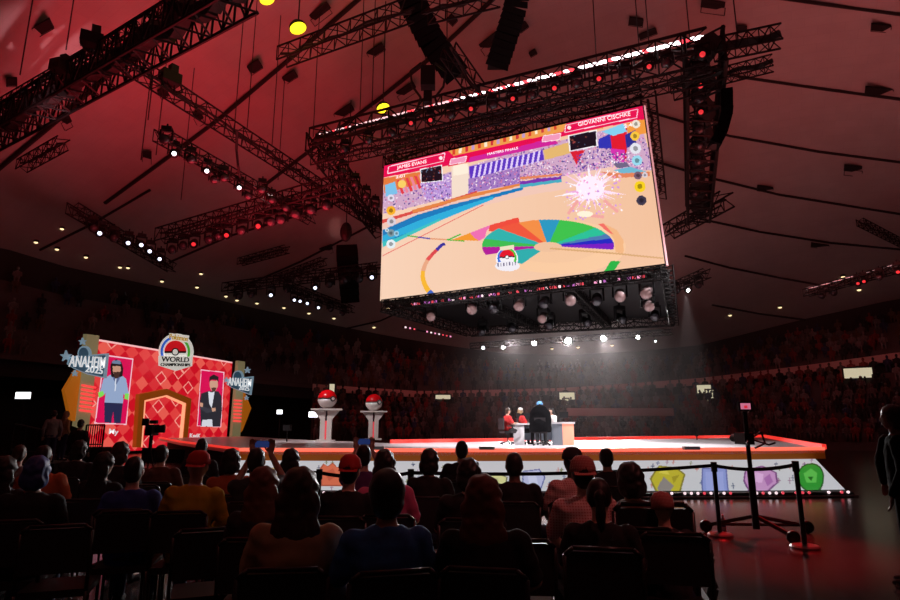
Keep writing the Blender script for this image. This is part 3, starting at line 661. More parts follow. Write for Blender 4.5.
# underside frame of the screen cage
UZ = 6.75
uB = [onz(384, 306, UZ), onz(667, 272, UZ), onz(674, 321, UZ), onz(470, 332, UZ)]
for i, lab in enumerate(('front edge truss of the cage below the screen', 'right edge truss of the cage below the screen', 'rear edge truss of the cage below the screen', 'left edge truss of the cage below the screen')):
    truss(uB[i], uB[(i+1) % 4], .4, lab, .45, group='cage trusses below the screen')
truss(uB[0].lerp(uB[1], .36), uB[3].lerp(uB[2], .36), .35, 'left crossing truss inside the cage below the screen', .35, group='cage trusses below the screen')
truss(uB[0].lerp(uB[1], .7), uB[3].lerp(uB[2], .7), .35, 'right crossing truss inside the cage below the screen', .35, group='cage trusses below the screen')
MB().prism([p+Vector((0, 0, .25)) for p in (uB[0].lerp(uB[3], .08), uB[1].lerp(uB[2], .08), uB[2], uB[3])], (0, 0, .06)).build('service_platform', BLK, label='black platform roofing the cage below the screen', cat='platform')
# lamp row along the top of the front truss
a, c = onz(316, 136, Z+.55), onz(702, 38, Z+.55)
t = empty('lamp_batten', (0, 0, 0), label='long batten of white and red lamps along the front rig truss top', cat='light bar')
MB().tube(a, c, .06).build('bar_housing', BLK, t)
hot = mat('lamp_hot_white', (.9, .9, .9), .4, emit=(1, .8, .84), es=6); wrm = mat('lamp_soft_white', (.8, .8, .8), .4, emit=(1, .62, .66), es=1.3); rdl = mat('lamp_hot_red', (.6, .1, .1), .4, emit=(1, .05, .07), es=2.2)
for i in range(92):
    s_ = (i+.5)/92
    if random.random() < .1: continue
    big = s_ > .45
    mm = (rdl if random.random() < .22 else (hot if big else wrm)); r = .035+.05*s_
    MB().ell((0, 0, 0), (r*2.1, r, r*.8), 8, 6).build('lamp', mm, t, loc=a.lerp(c, s_)-Vector((0, .08, 0)))
light('batten_light', 'AREA', tuple(a.lerp(c, .78)+Vector((0, 0, .3))), tuple(a.lerp(c, .78)+Vector((0, -.3, 5))), 60, (1, .6, .62), 3)

# ================================================================= FIXTURES
lens = {k: mat('lens_'+k, c, .2, emit=e_, es=s_) for k, c, e_, s_ in (('dark', (.05, .05, .06), (0, 0, 0), 0), ('red', (.5, .05, .05), (1, .04, .05), .7), ('white', (.8, .8, .8), (.95, .95, 1), 3), ('blaze', (.9, .9, .9), (1, .97, .95), 30), ('lav', (.6, .6, .8), (.75, .8, 1), 2.2), ('screenlit', (.25, .17, .17), (.75, .4, .38), .16))}  # last entry: faint glow standing for screen light on unlit cage lamps
yoke = MB(); yoke.box((0, 0, -.08), (.34, .26, .14)); yoke.tube((0, 0, 0), (0, 0, .12), .03)
y2 = MB(); y2.box((-.2, 0, -.34), (.05, .12, .42)); y2.box((.2, 0, -.34), (.05, .12, .42)); y2.box((0, 0, -.16), (.44, .12, .04))
RX = Matrix.Rotation(rad(118), 3, 'X')
hd = MB(); hd.lathe([(.1, -.22), (.15, -.15), (.155, .1), (.17, .16), (.17, .24)], 14, (0, 0, -.46), RX)
ln = MB(); ln.lathe([(.001, .225), (.145, .225), (.14, .262), (.001, .275)], 14, (0, 0, -.46), RX)
MY, M2, MH, ML = yoke.mesh('lamp_base', BLK), y2.mesh('yoke', BLK), hd.mesh('lamp_head', BLK, True), ln.mesh('lens', lens['dark'], True)
ln2 = MB(); ln2.lathe([(.001, .225), (.085, .225), (.08, .262), (.001, .275)], 14, (0, 0, -.46), RX); ML2 = ln2.mesh('lens', lens['dark'], True)
MHP = hd.mesh('lamp_head', mat('lamp_head_lit', (.2, .14, .14), .5), True)  # lit copy of the head: light it catches, put into a paler colour
def fixture(p, kind, label, sc=1.0, group=None, rz=0):
    t = empty('moving_head_light', tuple(p), rz, label=label, cat='stage light', group=group); t.scale = (sc,)*3
    inst('lamp_base', MY, t); inst('yoke', M2, t); h = inst('lamp_head', MHP if kind == 'screenlit' else MH, t); inst('lens', ML2 if kind in ('white', 'red', 'lav', 'blaze') else ML, h, lens[kind])
    return t
def row(q0, q1, z, n, kinds, lab, group, sc=1.0, jit=0):
    rowl([(q0[0]+(q1[0]-q0[0])*(i+.5)/n, q0[1]+(q1[1]-q0[1])*(i+.5)/n, kinds[i % len(kinds)]) for i in range(n)], z, lab, group, sc, jit)
def rowl(L, z, lab, group, sc=1.0, jit=.3):
    for i, (u, v, k) in enumerate(L):
        p = onz(u, v, z)+Vector((0, 0, .5*sc)); fixture(p, k, '%s, %s from the left' % (lab, ORD[i]), sc, group, -math.atan2(p.x, p.y)+random.uniform(-jit, jit)*(.3 if k != 'dark' else 1))
D_ = 'dark'
rowl([(u, v, k) for u, v, k in ((345, 150, D_), (368, 141, D_), (392, 134, D_), (411, 124, 'red'), (430, 121, 'red'), (450, 116, D_), (471, 110, 'red'), (492, 106, D_), (512.5, 100, 'red'), (533, 96, D_), (554.5, 89.5, 'red'), (577, 85, D_), (599.5, 80, 'red'), (625, 75, D_), (649.5, 68, 'red'), (668, 64, D_))], Z-.9, 'lamp on the front rig truss above the screen', 'lamps under the front rig truss', 1.0)
rowl([(703, 56, 'red'), (700, 72, D_), (701, 87, 'red'), (699, 100, D_), (701, 113, 'red'), (699, 130, D_), (698, 146, D_), (697, 162, D_), (696, 178, D_), (695, 194, D_)], Z-.6, 'lamp hanging in the right side rig truss', 'lamps in the right side rig truss', 1.2)
rowl([(330, 160, D_), (343, 172, D_), (355, 184, D_), (366, 196, D_), (375, 206, D_)], Z-.6, 'unlit lamp on the left side rig truss', 'lamps on the left side rig truss', 1.2)
rowl([(166, 140, D_), (173.7, 154, 'white'), (190, 160, D_), (207, 171.5, 'white'), (214, 180, D_), (223, 178, D_), (239, 188, 'white'), (247, 196, D_), (262, 190, D_), (271, 200, D_), (285, 208, D_), (298, 216, D_)], 12.5, 'spotlight on the short diagonal truss', 'spotlights on the short diagonal left truss', 1.1)
rowl([(172, 250, D_), (183, 246, D_), (194, 244, 'red'), (210, 240, D_), (218, 236, D_), (226, 235, 'red'), (242, 231, D_), (258, 226, 'red'), (270, 222, D_), (282, 220, D_), (296, 214, D_), (310, 210, D_), (326, 206, D_)], 12.4, 'lamp on the dark truss left of the screen', 'lamps on the red lamp truss', 1.5)
rowl([(92, 228, D_), (99.6, 233, 'lav'), (113, 238, D_), (128, 242.7, 'lav'), (141, 244.7, 'lav'), (150, 251, 'lav'), (160, 258.7, 'lav')], 12.4, 'lamp on the far left spotlight truss', 'lamps on the far left spotlight truss', 1.4)
rowl([(238, 296, D_), (252, 294, D_), (270.6, 294.6, 'lav'), (288, 289, D_), (315.4, 287.4, 'lav'), (330, 284, D_), (345, 280, D_), (358, 279, D_), (372, 277, 'lav')], 10.6, 'lamp on the low far truss left of the screen', 'lamps on the low far truss', 1.4)
rowl([(294, 299.6, 'lav'), (300.4, 300.8, 'lav'), (307.4, 303, 'lav'), (318.4, 307.2, 'lav'), (330, 309, D_), (343, 313, D_)], 10.2, 'lamp on the far short truss under the cluster', 'lamps on the far short truss', 1.2)
rowl([(431, 316, 'screenlit'), (472, 309, 'screenlit'), (495, 308, D_), (520, 305.5, 'screenlit'), (545, 303, D_), (570, 300, 'screenlit'), (597, 300, D_), (620, 296, 'screenlit'), (647, 293, 'screenlit')], UZ-.4, 'lamp head hanging in the cage below the screen', 'front lamps in the cage below the screen', 1.25, .8)
rowl([(483, 331, D_), (512, 328, D_), (543, 318, 'screenlit'), (550, 325, D_), (585, 322, D_), (620, 319, D_), (648, 306, 'screenlit'), (655, 316, D_)], UZ-.5, 'dim lamp head at the rear of the cage', 'rear lamps in the cage below the screen', 1.2, .8)
rowl([(676, 291, D_), (688, 290, 'blaze'), (699, 285, D_)], 9.7, 'lamp on the small truss right of the screen', 'lamps on the small beam truss', 1.1, .2)
rowl([(822, 296, D_), (833, 293, D_), (858, 283, 'red'), (864, 281, 'red'), (880, 277, D_), (898, 271.5, 'red')], 8.7, 'lamp under the dotted far right truss', 'lamps on the far right truss', .9)
strip('dotted_light_bar', onz(806, 289, 9.5), onz(903, 263, 9.5), 34, [mat('lamp_dim_pink', (.5, .4, .4), .5, emit=(.6, .35, .36), es=.6)], 'dotted line of tiny white lamps along the far right truss', cat='light bar', sz=.09)
strip('small_red_light_bar', onz(403, 327, 6.7), onz(452, 337, 6.7), 12, [fr_, fw, pinkl], 'small bar of red lamps under the left end of the cage', cat='light bar', sz=.07, prob=.8)
# far follow-spots whose glare shows under the screen
FS = [(483, 348, 'white', .8), (503, 347.5, 'blaze', .75), (534, 343.5, 'blaze', 1.0), (568, 341, 'blaze', 1.45), (603, 338.5, 'blaze', 1.1), (637.5, 337.5, 'blaze', .8), (655, 341.5, 'white', .5)]
FP = [ony(u, v, 44) for u, v, _, _ in FS]
truss(ony(470, 346, 44), ony(672, 332, 44), .4, 'far truss of blazing white lamps beneath the screen', .4)
for i, ((u, v, k, s_), p) in enumerate(zip(FS, FP)):
    t = empty('blazing_spotlight', tuple(p), label='blazing white lamp beyond the screen, %s from the left' % ORD[i], cat='stage light', group='blazing lamps on the far truss')
    MB().lathe([(.12*s_, .3), (.26*s_, .02), (.28*s_, -.05)], 14, (0, 0, 0), Matrix.Rotation(rad(-90), 3, 'X')).build('lamp_head', BLK, t)
    MB().ell((0, -.1, 0), (.17*s_, .06, .17*s_), 12, 8).build('lens', lens[k], t)
    MB().tube((0, .1, .1), (0, .1, .45), .03).build('clamp', BLK, t)
# yellow spots of light on the dome, built as hanging glowing discs
yl = mat('light_spot_yellow', (.8, .7, .05), .4, emit=(1, .82, .02), es=1.5)
for i, (u, v, r, z) in enumerate(((298, 28, 10, 19), (267, -1, 9, 19), (383, 108, 8, 17))):
    p = onz(u, v, z); dd = p.y*math.cos(PITCH)+(p.z-EYE)*math.sin(PITCH); R = r*dd/F*.9
    t = empty('yellow_light_disc', tuple(p), label='yellow spot of light on the dome built as a glowing disc, '+('above the truss near the top', 'cut by the top edge', 'just left above the rig lamp row')[i], cat='stage light', group='yellow light spots built as discs')
    M = (Vector((0, 0, EYE))-p).to_track_quat('Z', 'Y').to_matrix() @ Matrix.Rotation(rad(25), 3, 'Z') @ Matrix.Rotation(rad(48), 3, 'X')
    MB().lathe([(R*.4, -R*.9), (R*.9, -R*.35), (R, 0)], 18, (0, 0, 0), M).build('disc_shell', BLK, t, True)
    MB().lathe([(.001, .02), (R*.93, .02), (R*.8, R*.15), (.001, R*.25)], 18, (0, 0, 0), M).build('lens', yl, t, True)
    MB().tube((0, 0, R*.3), (0, 0, max(.5, ceil_z(p.x, p.y)-p.z-.15)), .03).build('drop_rod', CAB, t)
    light('yellow_disc_glow', 'POINT', tuple(p+(Vector((0, 0, EYE))-p).normalized()*(R+.5)), (0, 0, 0), 25, (1, .75, .05), .3)
# tiny downlights by the dome edge
DL = [(36,242),(57,249),(62,228.5),(86,257),(120,267),(128,267.5),(162,281),(197,287),(201,273.5),(226,296),(237,300),(257,303),(284,307.5),(309,313),(334,318),(374,327),(388,308),(552,348.5),(578,347),(612,345),(655,341),(730,315),(780,307),(843,276.5),(859,289.5)]
dlm = mat('downlight_warm', (.8, .7, .5), .4, emit=srgb(255, 225, 170), es=1.5)
for i, (u, v) in enumerate(DL):
    p = onceil(u, v, -.1); s_ = math.hypot(p.x, p.y)/45
    t = empty('dome_downlight', tuple(p), label='tiny warm lamp near the dome edge, %s from the left' % ORD[i], cat='ceiling light', group='tiny lamps round the dome edge')
    MB().lathe([(.16, -.02), (.2, .12), (.1, .2)], 10).build('lamp_housing', BLK, t)
    MB().ell((0, 0, -.03), (.12*s_, .12*s_, .08*s_), 8, 6).build('lamp_glass', dlm, t)
# dark hatches hanging under the dome
HT = [(43,28,11,20,-30),(12,82,8,10,0),(66,120,9,9,-30),(56,83,10,10,10),(68,65,8,9,0),(147,156,8,9,0),(89,45,16,12,-35),(163,93,10,8,-30),(198,116,10,8,-30),(255,67,10,13,-33),(290,77,8,14,-33),(320,12,8,22,-38),(376,51,8,18,-33),(344,112,8,20,-33),(406,90,7,20,-33),(320,137,6,9,0),(452,20,8,9,45),(490,42,9,22,-38),(523,27,7,10,-38),(533,53,5,7,-30),(713,5,8,24,8),(636,22,8,14,8),(648,34,6,18,-22),(647,53,0,0,0),(742,29,6,10,5),(879,92,8,28,6),(765,189,5,16,8),(853,169,6,18,6),(742,238,0,0,0),(881,28,7,20,5),(820,246,4,18,8),(326,249,5,13,-20),(886,28,0,0,0)]
hm = mat('hatch_black', (.01, .009, .009), .8); n = 0
for u, v, h_, w_, ang in HT:
    if not h_: continue
    p = onceil(u, v, -.2); dd = p.y*math.cos(PITCH)+(p.z-EYE)*math.sin(PITCH); el = math.asin(min(.95, (p.z-EYE)/(p-Vector((0, 0, EYE))).length))
    W_, H_ = w_*dd/F*.85, h_*dd/F*.85
    ca, sa = math.cos(rad(ang)), math.sin(rad(ang)); z_ = p.z
    Q = [onz(u+x*w_/2*ca-y*h_/2*sa*.9, v+x*w_/2*sa+y*h_/2*ca, z_)-p for x, y in ((-1, -1), (1, -1), (1, 1), (-1, 1))]
    t = empty('ceiling_hatch', tuple(p), label='x', cat='ceiling panel', group='black panels under the dome'); n += 1
    MB().prism(Q, (0, 0, .05)).build('panel', hm, t)
    f = MB(); D2 = [q+Vector((0, 0, -.04)) for q in Q]
    if n % 3 == 0:
        D2 = [q+(Q[2]-Q[1])*.35+Vector((0, 0, -.15)) for q in Q]
    f.path(D2+D2[:1], .02, 4); f.tube((0, 0, 0), (0, 0, .3), .02, None, 4); f.build('bracket', hm, t)
hs = sorted([o for o in bpy.data.objects if o.name.startswith('ceiling_hatch')], key=lambda o: pix(*o.location)[0])
for i, o in enumerate(hs): o['label'] = 'small black panel under the dome, %s from the left' % ORD[i]
ds = sorted([o for o in bpy.data.objects if o.name.startswith('dome_downlight')], key=lambda o: pix(*o.location)[0])
for i, o in enumerate(ds): o['label'] = 'tiny warm lamp near the dome edge, %s from the left' % ORD[i]
# hanging cables
CB = [(20, 75, 13.5), (66, 50, 15), (141, 160, 13), (186, 20, 16), (148, 120, 13), (235, 120, 15), (247, 130, 15), (272, 145, 15), (313, 137, 15.5), (360, 110, 15.5), (372, 108, 15.5), (425, 150, 15), (447, 40, 16), (597, 70, 15.5), (640, 60, 15.5), (650, 57, 15.5), (690, 40, 15.5), (738, 40, 15), (278, 180, 15), (181, 200, 13), (156, 155, 13)]
for i, (u, v, z) in enumerate(sorted(CB)):
    p = onz(u, v, z); tz = ceil_z(p.x, p.y)-.06
    MB().tube((0, 0, 0), (0, 0, tz-p.z), .022, None, 5).build('hanging_cable', CAB, loc=tuple(p), label='thin black cable dropping from the dome, %s from the left' % ORD[i], cat='cable', group='thin vertical cables')
# loop cable
mb = MB(); P = [onz(237, 130, 14.5), onz(236.5, 150, 13.9), onz(238, 165, 13.3), onz(240, 178, 12.9)]
mb.path(P, .06).build('slack_cable', CAB, label='thick slack cable joining the two left diagonal trusses', cat='cable')
# speaker arrays
spk = mat('speaker_black', (.003, .003, .003), .8, spec=.1)
def line_array(pts, z, w_px, n, label, name='speaker_array'):
    P = [onz(u, v, zz) for (u, v), zz in zip(pts, z)]; dd = P[0].y*math.cos(PITCH)+(P[0].z-EYE)*math.sin(PITCH); W_ = w_px*dd/F
    t = empty(name, tuple(P[0]), label=label, cat='speaker', group='curved speaker arrays'); seg = []
    for i in range(n+1):
        f = i/n*(len(P)-1); k = min(int(f), len(P)-2); seg.append(P[k].lerp(P[k+1], f-k)-P[0])
    view = (P[0]-Vector((0, 0, EYE))).normalized()
    for a, c in zip(seg, seg[1:]):
        d_ = (c-a); L = d_.length; d_.normalize(); x = d_.cross(view).normalized(); y = x.cross(d_)
        M = Matrix((x, y, d_)).transposed()
        o = MB(); q = []
        for zz, ww in ((-.47, .92), (.47, 1)):
            q += [M @ Vector((sx*W_/2*ww, sy*.4, zz*L)) for sx, sy in ((-1, -1), (1, -1), (1, 1), (-1, 1))]
        mid = (a+c)/2; o.add([mid+k_ for k_ in q], [(3, 2, 1, 0), (4, 5, 6, 7), (0, 1, 5, 4), (1, 2, 6, 5), (2, 3, 7, 6), (3, 0, 4, 7)])
        o.build('speaker_cabinet', spk, t)
    MB().box(seg[-1]+Vector((0, 0, 0)), (W_*.8, .5, .08)).build('lower_frame', BLK, t)
    return t
line_array([(403, -25), (416, 10), (432, 42), (456, 74)], [20, 18.9, 18, 17.2], 29, 14, 'big curved black speaker array hanging at top centre left')
line_array([(519, -28), (516, 5), (507, 35), (497, 66)], [20.4, 19.4, 18.5, 17.6], 25, 14, 'curved black speaker array right of its larger twin')
line_array([(727, 93), (727, 112), (722, 130), (714, 146)], [14.2, 13.4, 12.7, 12.1], 11, 10, 'smaller speaker array hanging right of the centre rig')
line_array([(347, 250), (348, 270), (350, 298)], [12.2, 11.6, 10.9], 22, 7, 'boxy speaker array left of the screen')
mb = MB(); p = onz(346, 232, 12.7); mb.ell((0, 0, 0), (.35, .3, .6), 10, 8); mb.tube((0, 0, 0), (0, 0, ceil_z(p.x, p.y)-p.z-.15), .03)
mb.build('chain_hoist', BLK, loc=tuple(p), label='bulky hoist above the boxy speaker array left of the screen', cat='hoist')
t = empty('rigging_motor', tuple(onz(428, 78, 15.9)), label='rigging motor with drooping cables under the left top array', cat='hoist')
MB().box((0, 0, 0), (.6, .5, .9)).build('motor_body', BLK, t)
for s_ in (-1, 1):
    MB().path([(s_*.3, 0, .7), (s_*.75, 0, .3), (s_*.65, 0, -.4), (s_*.3, 0, -.9), (s_*.45, 0, -1.5)], .05).build('cable_loop', CAB, t)
MB().box((0, 0, -.9), (.35, .3, .5)).build('hook_block', BLK, t)
# junk bundles on the big truss: cable coils
for i, (u, v, z, lab) in enumerate(((92, 40, 16, 'where the massive truss meets the slim truss'), (170, 78, 15.3, 'at the top of the long left truss'), (62, 68, 15.6, 'on the massive truss near the left edge'))):
    p = onz(u, v, z); q = empty('chain_motor', tuple(p), .5+i*.4, label='black chain motor '+lab, cat='hoist', group='chain motors on the trusses')
    MB().box((0, 0, 0), (.75, .5, .45)).build('motor_body', BLK, q); MB().box((.1, 0, .4), (.3, .3, .4)).build('chain_bag', CAB, q)
    MB().path([(.38, 0, .1), (.6, .1, -.3), (.3, .1, -.6), (-.2, 0, -.45), (-.38, 0, 0)], .04, 5).build('power_cable', CAB, q)
# ================================================================= ENTRANCE SET (left)
W0, W1 = Vector((-19.39, 32.16, 0)), Vector((-16.3, 44.2, 0)); wd = (W1-W0).normalized(); WL = (W1-W0).length; wn = Vector((wd.y, -wd.x, 0)).normalized()
if wn.dot(-W0) < 0: wn = -wn
ZB, ZT = .15, 6.25; UP = Vector((0, 0, 1))
z4 = lambda L: [(50+x/4.083, 320+y/4.083) for x, y in L]
def wall_pt(s_, t_, d_=0): return W0+wd*(WL*s_)+UP*(ZT+(ZB-ZT)*t_)+wn*d_
wf = plane_uv(W0+UP*ZT, wd*WL, UP*(ZB-ZT))
WFD = {}
def on_wall(u, v, d_=0):
    if d_ not in WFD: WFD[d_] = plane_uv(W0+UP*ZT+wn*d_, wd*WL, UP*(ZB-ZT))
    a, c = WFD[d_](u, v); return wall_pt(a, c, d_)
Wc = Canvas(330, 170, wf, (214, 22, 34))
nx, ny = 12, 7
for i in range(-1, nx+2):
    for j in range(-1, ny+2):
        for o_ in (0, .5):
            cx_, cy_ = (i+o_)/nx, (j+o_)/ny; k = rg.random(); D = lambda q: [(cx_-q/nx, cy_), (cx_, cy_-q/ny), (cx_+q/nx, cy_), (cx_, cy_+q/ny)]
            if o_: Wc.poly(D(.5), (228, 64, 62) if k < .55 else (236, 92, 80) if k < .8 else (220, 48, 54), True)
            else: Wc.poly(D(.5), (206, 14, 34) if k < .6 else (220, 30, 44), True)
            if k > .92: Wc.poly(D(.5), (250, 160, 145), True); Wc.poly(D(.4), (214, 26, 42), True)
Wc.poly([(0, 0), (1, 0), (1, .02), (0, .02)], (255, 190, 190), True)
def portrait(quad, fn):
    Wc.poly(quad, (250, 200, 215)); cx_ = sum(p[0] for p in quad)/4; cy_ = sum(p[1] for p in quad)/4
    Wc.poly([(cx_+(p[0]-cx_)*.94, cy_+(p[1]-cy_)*.97) for p in quad], (222, 12, 84)); fn()
def man_hoodie():
    L = lambda pts, c: Wc.poly(z4(pts), c)
    L([(222, 335), (298, 335), (296, 350), (288, 420), (262, 420), (258, 370), (250, 420), (222, 418)], (38, 42, 78))
    L([(205, 290), (218, 240), (250, 222), (290, 222), (310, 240), (322, 300), (312, 320), (300, 300), (298, 340), (222, 336), (226, 300), (212, 312)], (150, 170, 205))
    L([(250, 228), (290, 228), (272, 262)], (95, 110, 150)); L([(266, 240), (271, 240), (268, 290), (264, 290)], (225, 230, 240))
    L([(196, 296), (216, 290), (222, 306), (200, 318)], (130, 225, 90)); L([(306, 300), (322, 300), (320, 326), (304, 322)], (130, 225, 90))
    L([(246, 190), (252, 170), (272, 160), (292, 172), (300, 200), (296, 232), (250, 232)], (30, 20, 22))
    L([(256, 188), (288, 188), (290, 205), (280, 232), (264, 232), (256, 208)], (200, 150, 125)); L([(259, 212), (288, 212), (280, 238), (264, 238)], (70, 45, 38))
    L([(252, 178), (256, 166), (285, 164), (292, 180)], (110, 130, 160))
def man_blazer():
    L = lambda pts, c: Wc.poly(z4(pts), c)
    L([(612, 330), (618, 300), (648, 290), (688, 292), (700, 310), (702, 370), (694, 436), (616, 434)], (44, 44, 52))
    L([(646, 292), (662, 296), (672, 292), (664, 340), (660, 360), (650, 340)], (222, 225, 235)); L([(622, 408), (662, 405), (664, 435), (618, 434)], (215, 218, 228))
    L([(612, 348), (650, 362), (672, 358), (676, 374), (640, 380), (612, 362)], (60, 60, 70)); L([(612, 336), (626, 340), (624, 356), (612, 352)], (205, 155, 130)); L([(660, 360), (676, 358), (676, 372), (662, 374)], (205, 155, 130))
    L([(652, 248), (684, 248), (686, 270), (676, 290), (660, 290), (652, 272)], (210, 160, 135)); L([(650, 252), (652, 232), (668, 222), (688, 232), (688, 254), (680, 244), (658, 244)], (34, 26, 26)); L([(658, 276), (680, 276), (674, 292), (662, 292)], (90, 55, 45))
portrait(z4([(222, 141), (340, 157), (312, 428), (181, 423)]), man_hoodie)
portrait(z4([(616, 202), (712, 212), (699, 438), (600, 434)]), man_blazer)
lwall = empty('entrance_screen', (0, 0, 0), label='red diamond patterned display wall with two player portraits', cat='display wall')
Wc.build('display', lambda a, c: tuple(wall_pt(a, c)), painted('entrance_picture', .92), lwall)
MB().prism([wall_pt(0, 0, -.05), wall_pt(1, 0, -.05), wall_pt(1, 1, -.05), wall_pt(0, 1, -.05)], -wn*.4).build('cabinet', BLK, lwall)
# portal
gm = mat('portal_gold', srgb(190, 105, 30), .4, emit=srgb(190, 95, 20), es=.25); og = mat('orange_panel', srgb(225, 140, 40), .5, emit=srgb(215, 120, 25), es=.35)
pk = mat('portal_glow', (.6, .4, .2), .5, emit=srgb(255, 165, 125), es=1.0)
pt = empty('entrance_portal', (0, 0, 0), label='gold five-sided doorway frame in the diamond wall', cat='portal')
O_, I_, C_ = [(352, 520), (366, 303), (478, 281), (578, 322), (562, 482)], [(372, 520), (386, 328), (478, 306), (558, 340), (545, 482)], [(378, 520), (391, 334), (478, 312), (552, 346), (539, 482)]
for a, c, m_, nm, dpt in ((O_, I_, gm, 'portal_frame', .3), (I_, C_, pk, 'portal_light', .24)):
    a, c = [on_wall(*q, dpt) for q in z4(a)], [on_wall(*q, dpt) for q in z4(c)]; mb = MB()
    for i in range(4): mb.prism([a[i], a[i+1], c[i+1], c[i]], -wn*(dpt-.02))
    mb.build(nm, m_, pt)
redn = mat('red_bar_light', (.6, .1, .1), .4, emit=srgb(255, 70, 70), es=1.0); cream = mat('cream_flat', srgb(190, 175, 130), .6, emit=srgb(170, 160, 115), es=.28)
def tower(slab, wing, bars, dep, lab):
    t = empty('scenery_tower', (0, 0, 0), label=lab, cat='scenery', group='cream scenery towers')
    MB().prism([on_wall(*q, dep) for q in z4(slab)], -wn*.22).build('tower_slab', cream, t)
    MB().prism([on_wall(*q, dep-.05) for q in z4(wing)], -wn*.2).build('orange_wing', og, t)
    for (a, c) in bars:
        p, q = on_wall(*z4([a])[0], dep+.08), on_wall(*z4([c])[0], dep+.08); MB().tube(p, q, .055).build('light_bar', redn, t)
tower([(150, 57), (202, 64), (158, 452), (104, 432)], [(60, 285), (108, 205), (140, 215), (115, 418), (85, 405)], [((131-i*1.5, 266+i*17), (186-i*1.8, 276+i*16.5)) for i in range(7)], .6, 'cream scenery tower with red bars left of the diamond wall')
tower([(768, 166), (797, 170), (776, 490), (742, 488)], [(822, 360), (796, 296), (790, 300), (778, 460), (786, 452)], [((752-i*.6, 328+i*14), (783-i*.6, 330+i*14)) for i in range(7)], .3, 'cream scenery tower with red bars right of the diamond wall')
# city signs
sgb = mat('sign_slate', srgb(70, 105, 125), .5, emit=srgb(60, 95, 118), es=.35); sgl = mat('sign_pale', srgb(160, 190, 205), .5, emit=srgb(140, 172, 190), es=.45); sgw = mat('sign_white', (.8, .8, .8), .5, emit=srgb(225, 230, 232), es=.75); sgd = mat('sign_dark', srgb(30, 50, 65), .5)
def city_sign(plate, ball, br_, stars, tx, yr, dep, lab, P=lambda L: z4(L)):
    t = empty('city_sign', (0, 0, 0), label=lab, cat='sign', group='slate city signs')
    cen = [sum(p[0] for p in plate)/len(plate), sum(p[1] for p in plate)/len(plate)]
    MB().prism([on_wall(*q, dep) for q in P(plate)], wn*.15).build('border_plate', sgl, t)
    MB().prism([on_wall(*q, dep+.16) for q in P([(cen[0]+(x-cen[0])*.9, cen[1]+(y-cen[1])*.86) for x, y in plate])], wn*.05).build('face_plate', sgb, t)
    MB().prism([on_wall(*q, dep-.05) for q in P([(ball[0]+br_*.75*math.cos(k*.4), ball[1]+br_*math.sin(k*.4)) for k in range(16)])], wn*.16).build('round_plate', sgl, t)
    MB().prism([on_wall(*q, dep+.12) for q in P([(ball[0]+br_*.6*math.cos(k*.4), ball[1]+br_*.8*math.sin(k*.4)) for k in range(16)])], wn*.03).build('round_face', sgb, t)
    for x, y, r in stars:
        MB().prism([on_wall(*q, dep+.02) for q in P([(x+(r if k % 2 == 0 else r*.4)*math.cos(k*math.pi/5-1.57), y+(r if k % 2 == 0 else r*.4)*math.sin(k*math.pi/5-1.57)) for k in range(10)])], wn*.1).build('star', sgl, t)
    for body, (a, c), h in (('ANAHEIM', tx, .62), ('2025', yr, .36)):
        p, q = on_wall(*P([a])[0], dep+.26), on_wall(*P([c])[0], dep+.26); text(body, 'sign_lettering', (p+q)/2, q-p, UP, h, sgw, t, width=(q-p).length, depth=.02, bold=.005)
city_sign([(68, 180), (76, 150), (232, 136), (222, 238), (150, 222), (92, 196)], (136, 138), 32, [(62, 148, 24), (130, 88, 16), (98, 218, 14)], ((80, 170), (226, 176)), ((146, 200), (216, 210)), 1.3, 'slate city sign on the left scenery tower')
city_sign([(720, 262), (728, 240), (826, 230), (816, 306), (780, 292), (740, 276)], (765, 232), 26, [(718, 245, 12), (804, 205, 14), (800, 318, 10)], ((728, 252), (822, 258)), ((772, 276), (814, 282)), .95, 'smaller slate city sign on the right scenery tower')
# championship emblem above the wall
t = empty('championship_emblem', (0, 0, 0), label='round red and white ball emblem sign atop the diamond wall', cat='sign')
ec = (511, 130)
def edisc(r1, r2, a0, a1, dep, th, m_, nm, dy=0, c=ec):
    MB().prism([on_wall(*q, dep) for q in z4([(c[0]+r1*math.cos(rad(a0+(a1-a0)*k/24)), c[1]+dy+r2*math.sin(rad(a0+(a1-a0)*k/24))) for k in range(25)])], wn*th).build(nm, m_, t)
ew = mat('emblem_white', (.8, .8, .8), .5, emit=srgb(225, 225, 215), es=.6); er = mat('emblem_red', srgb(200, 20, 30), .5, emit=srgb(215, 25, 35), es=.6); eb = mat('emblem_blue', srgb(40, 90, 200), .5, emit=srgb(50, 110, 220), es=.5); eg = mat('emblem_green', srgb(60, 170, 60), .5, emit=srgb(90, 190, 60), es=.5); ek = mat('emblem_black', (.02, .02, .02), .5); eo = mat('emblem_ochre', srgb(200, 165, 60), .5, emit=srgb(200, 165, 60), es=.45)
edisc(68, 74, 0, 360, .5, .15, ew, 'white_backing'); edisc(60, 64, 90, 270, .66, .03, eb, 'blue_arc'); edisc(60, 64, -90, 90, .66, .03, eg, 'green_arc')
edisc(50, 54, 0, 360, .7, .03, ew, 'ball_rim'); edisc(44, 46, 180, 360, .74, .03, er, 'ball_top'); edisc(44, 46, 0, 180, .74, .03, ew, 'ball_base')
MB().prism([on_wall(*q, .78) for q in z4([(467, 127), (555, 127), (555, 135), (467, 135)])], wn*.02).build('ball_band', ek, t)
edisc(15, 16, 0, 360, .81, .02, ek, 'button_ring'); edisc(10, 11, 0, 360, .84, .02, ew, 'button')
MB().prism([on_wall(*q, .85) for q in z4([(442, 146), (580, 150), (578, 188), (512, 208), (442, 186)])], wn*.05).build('name_plate', ew, t)
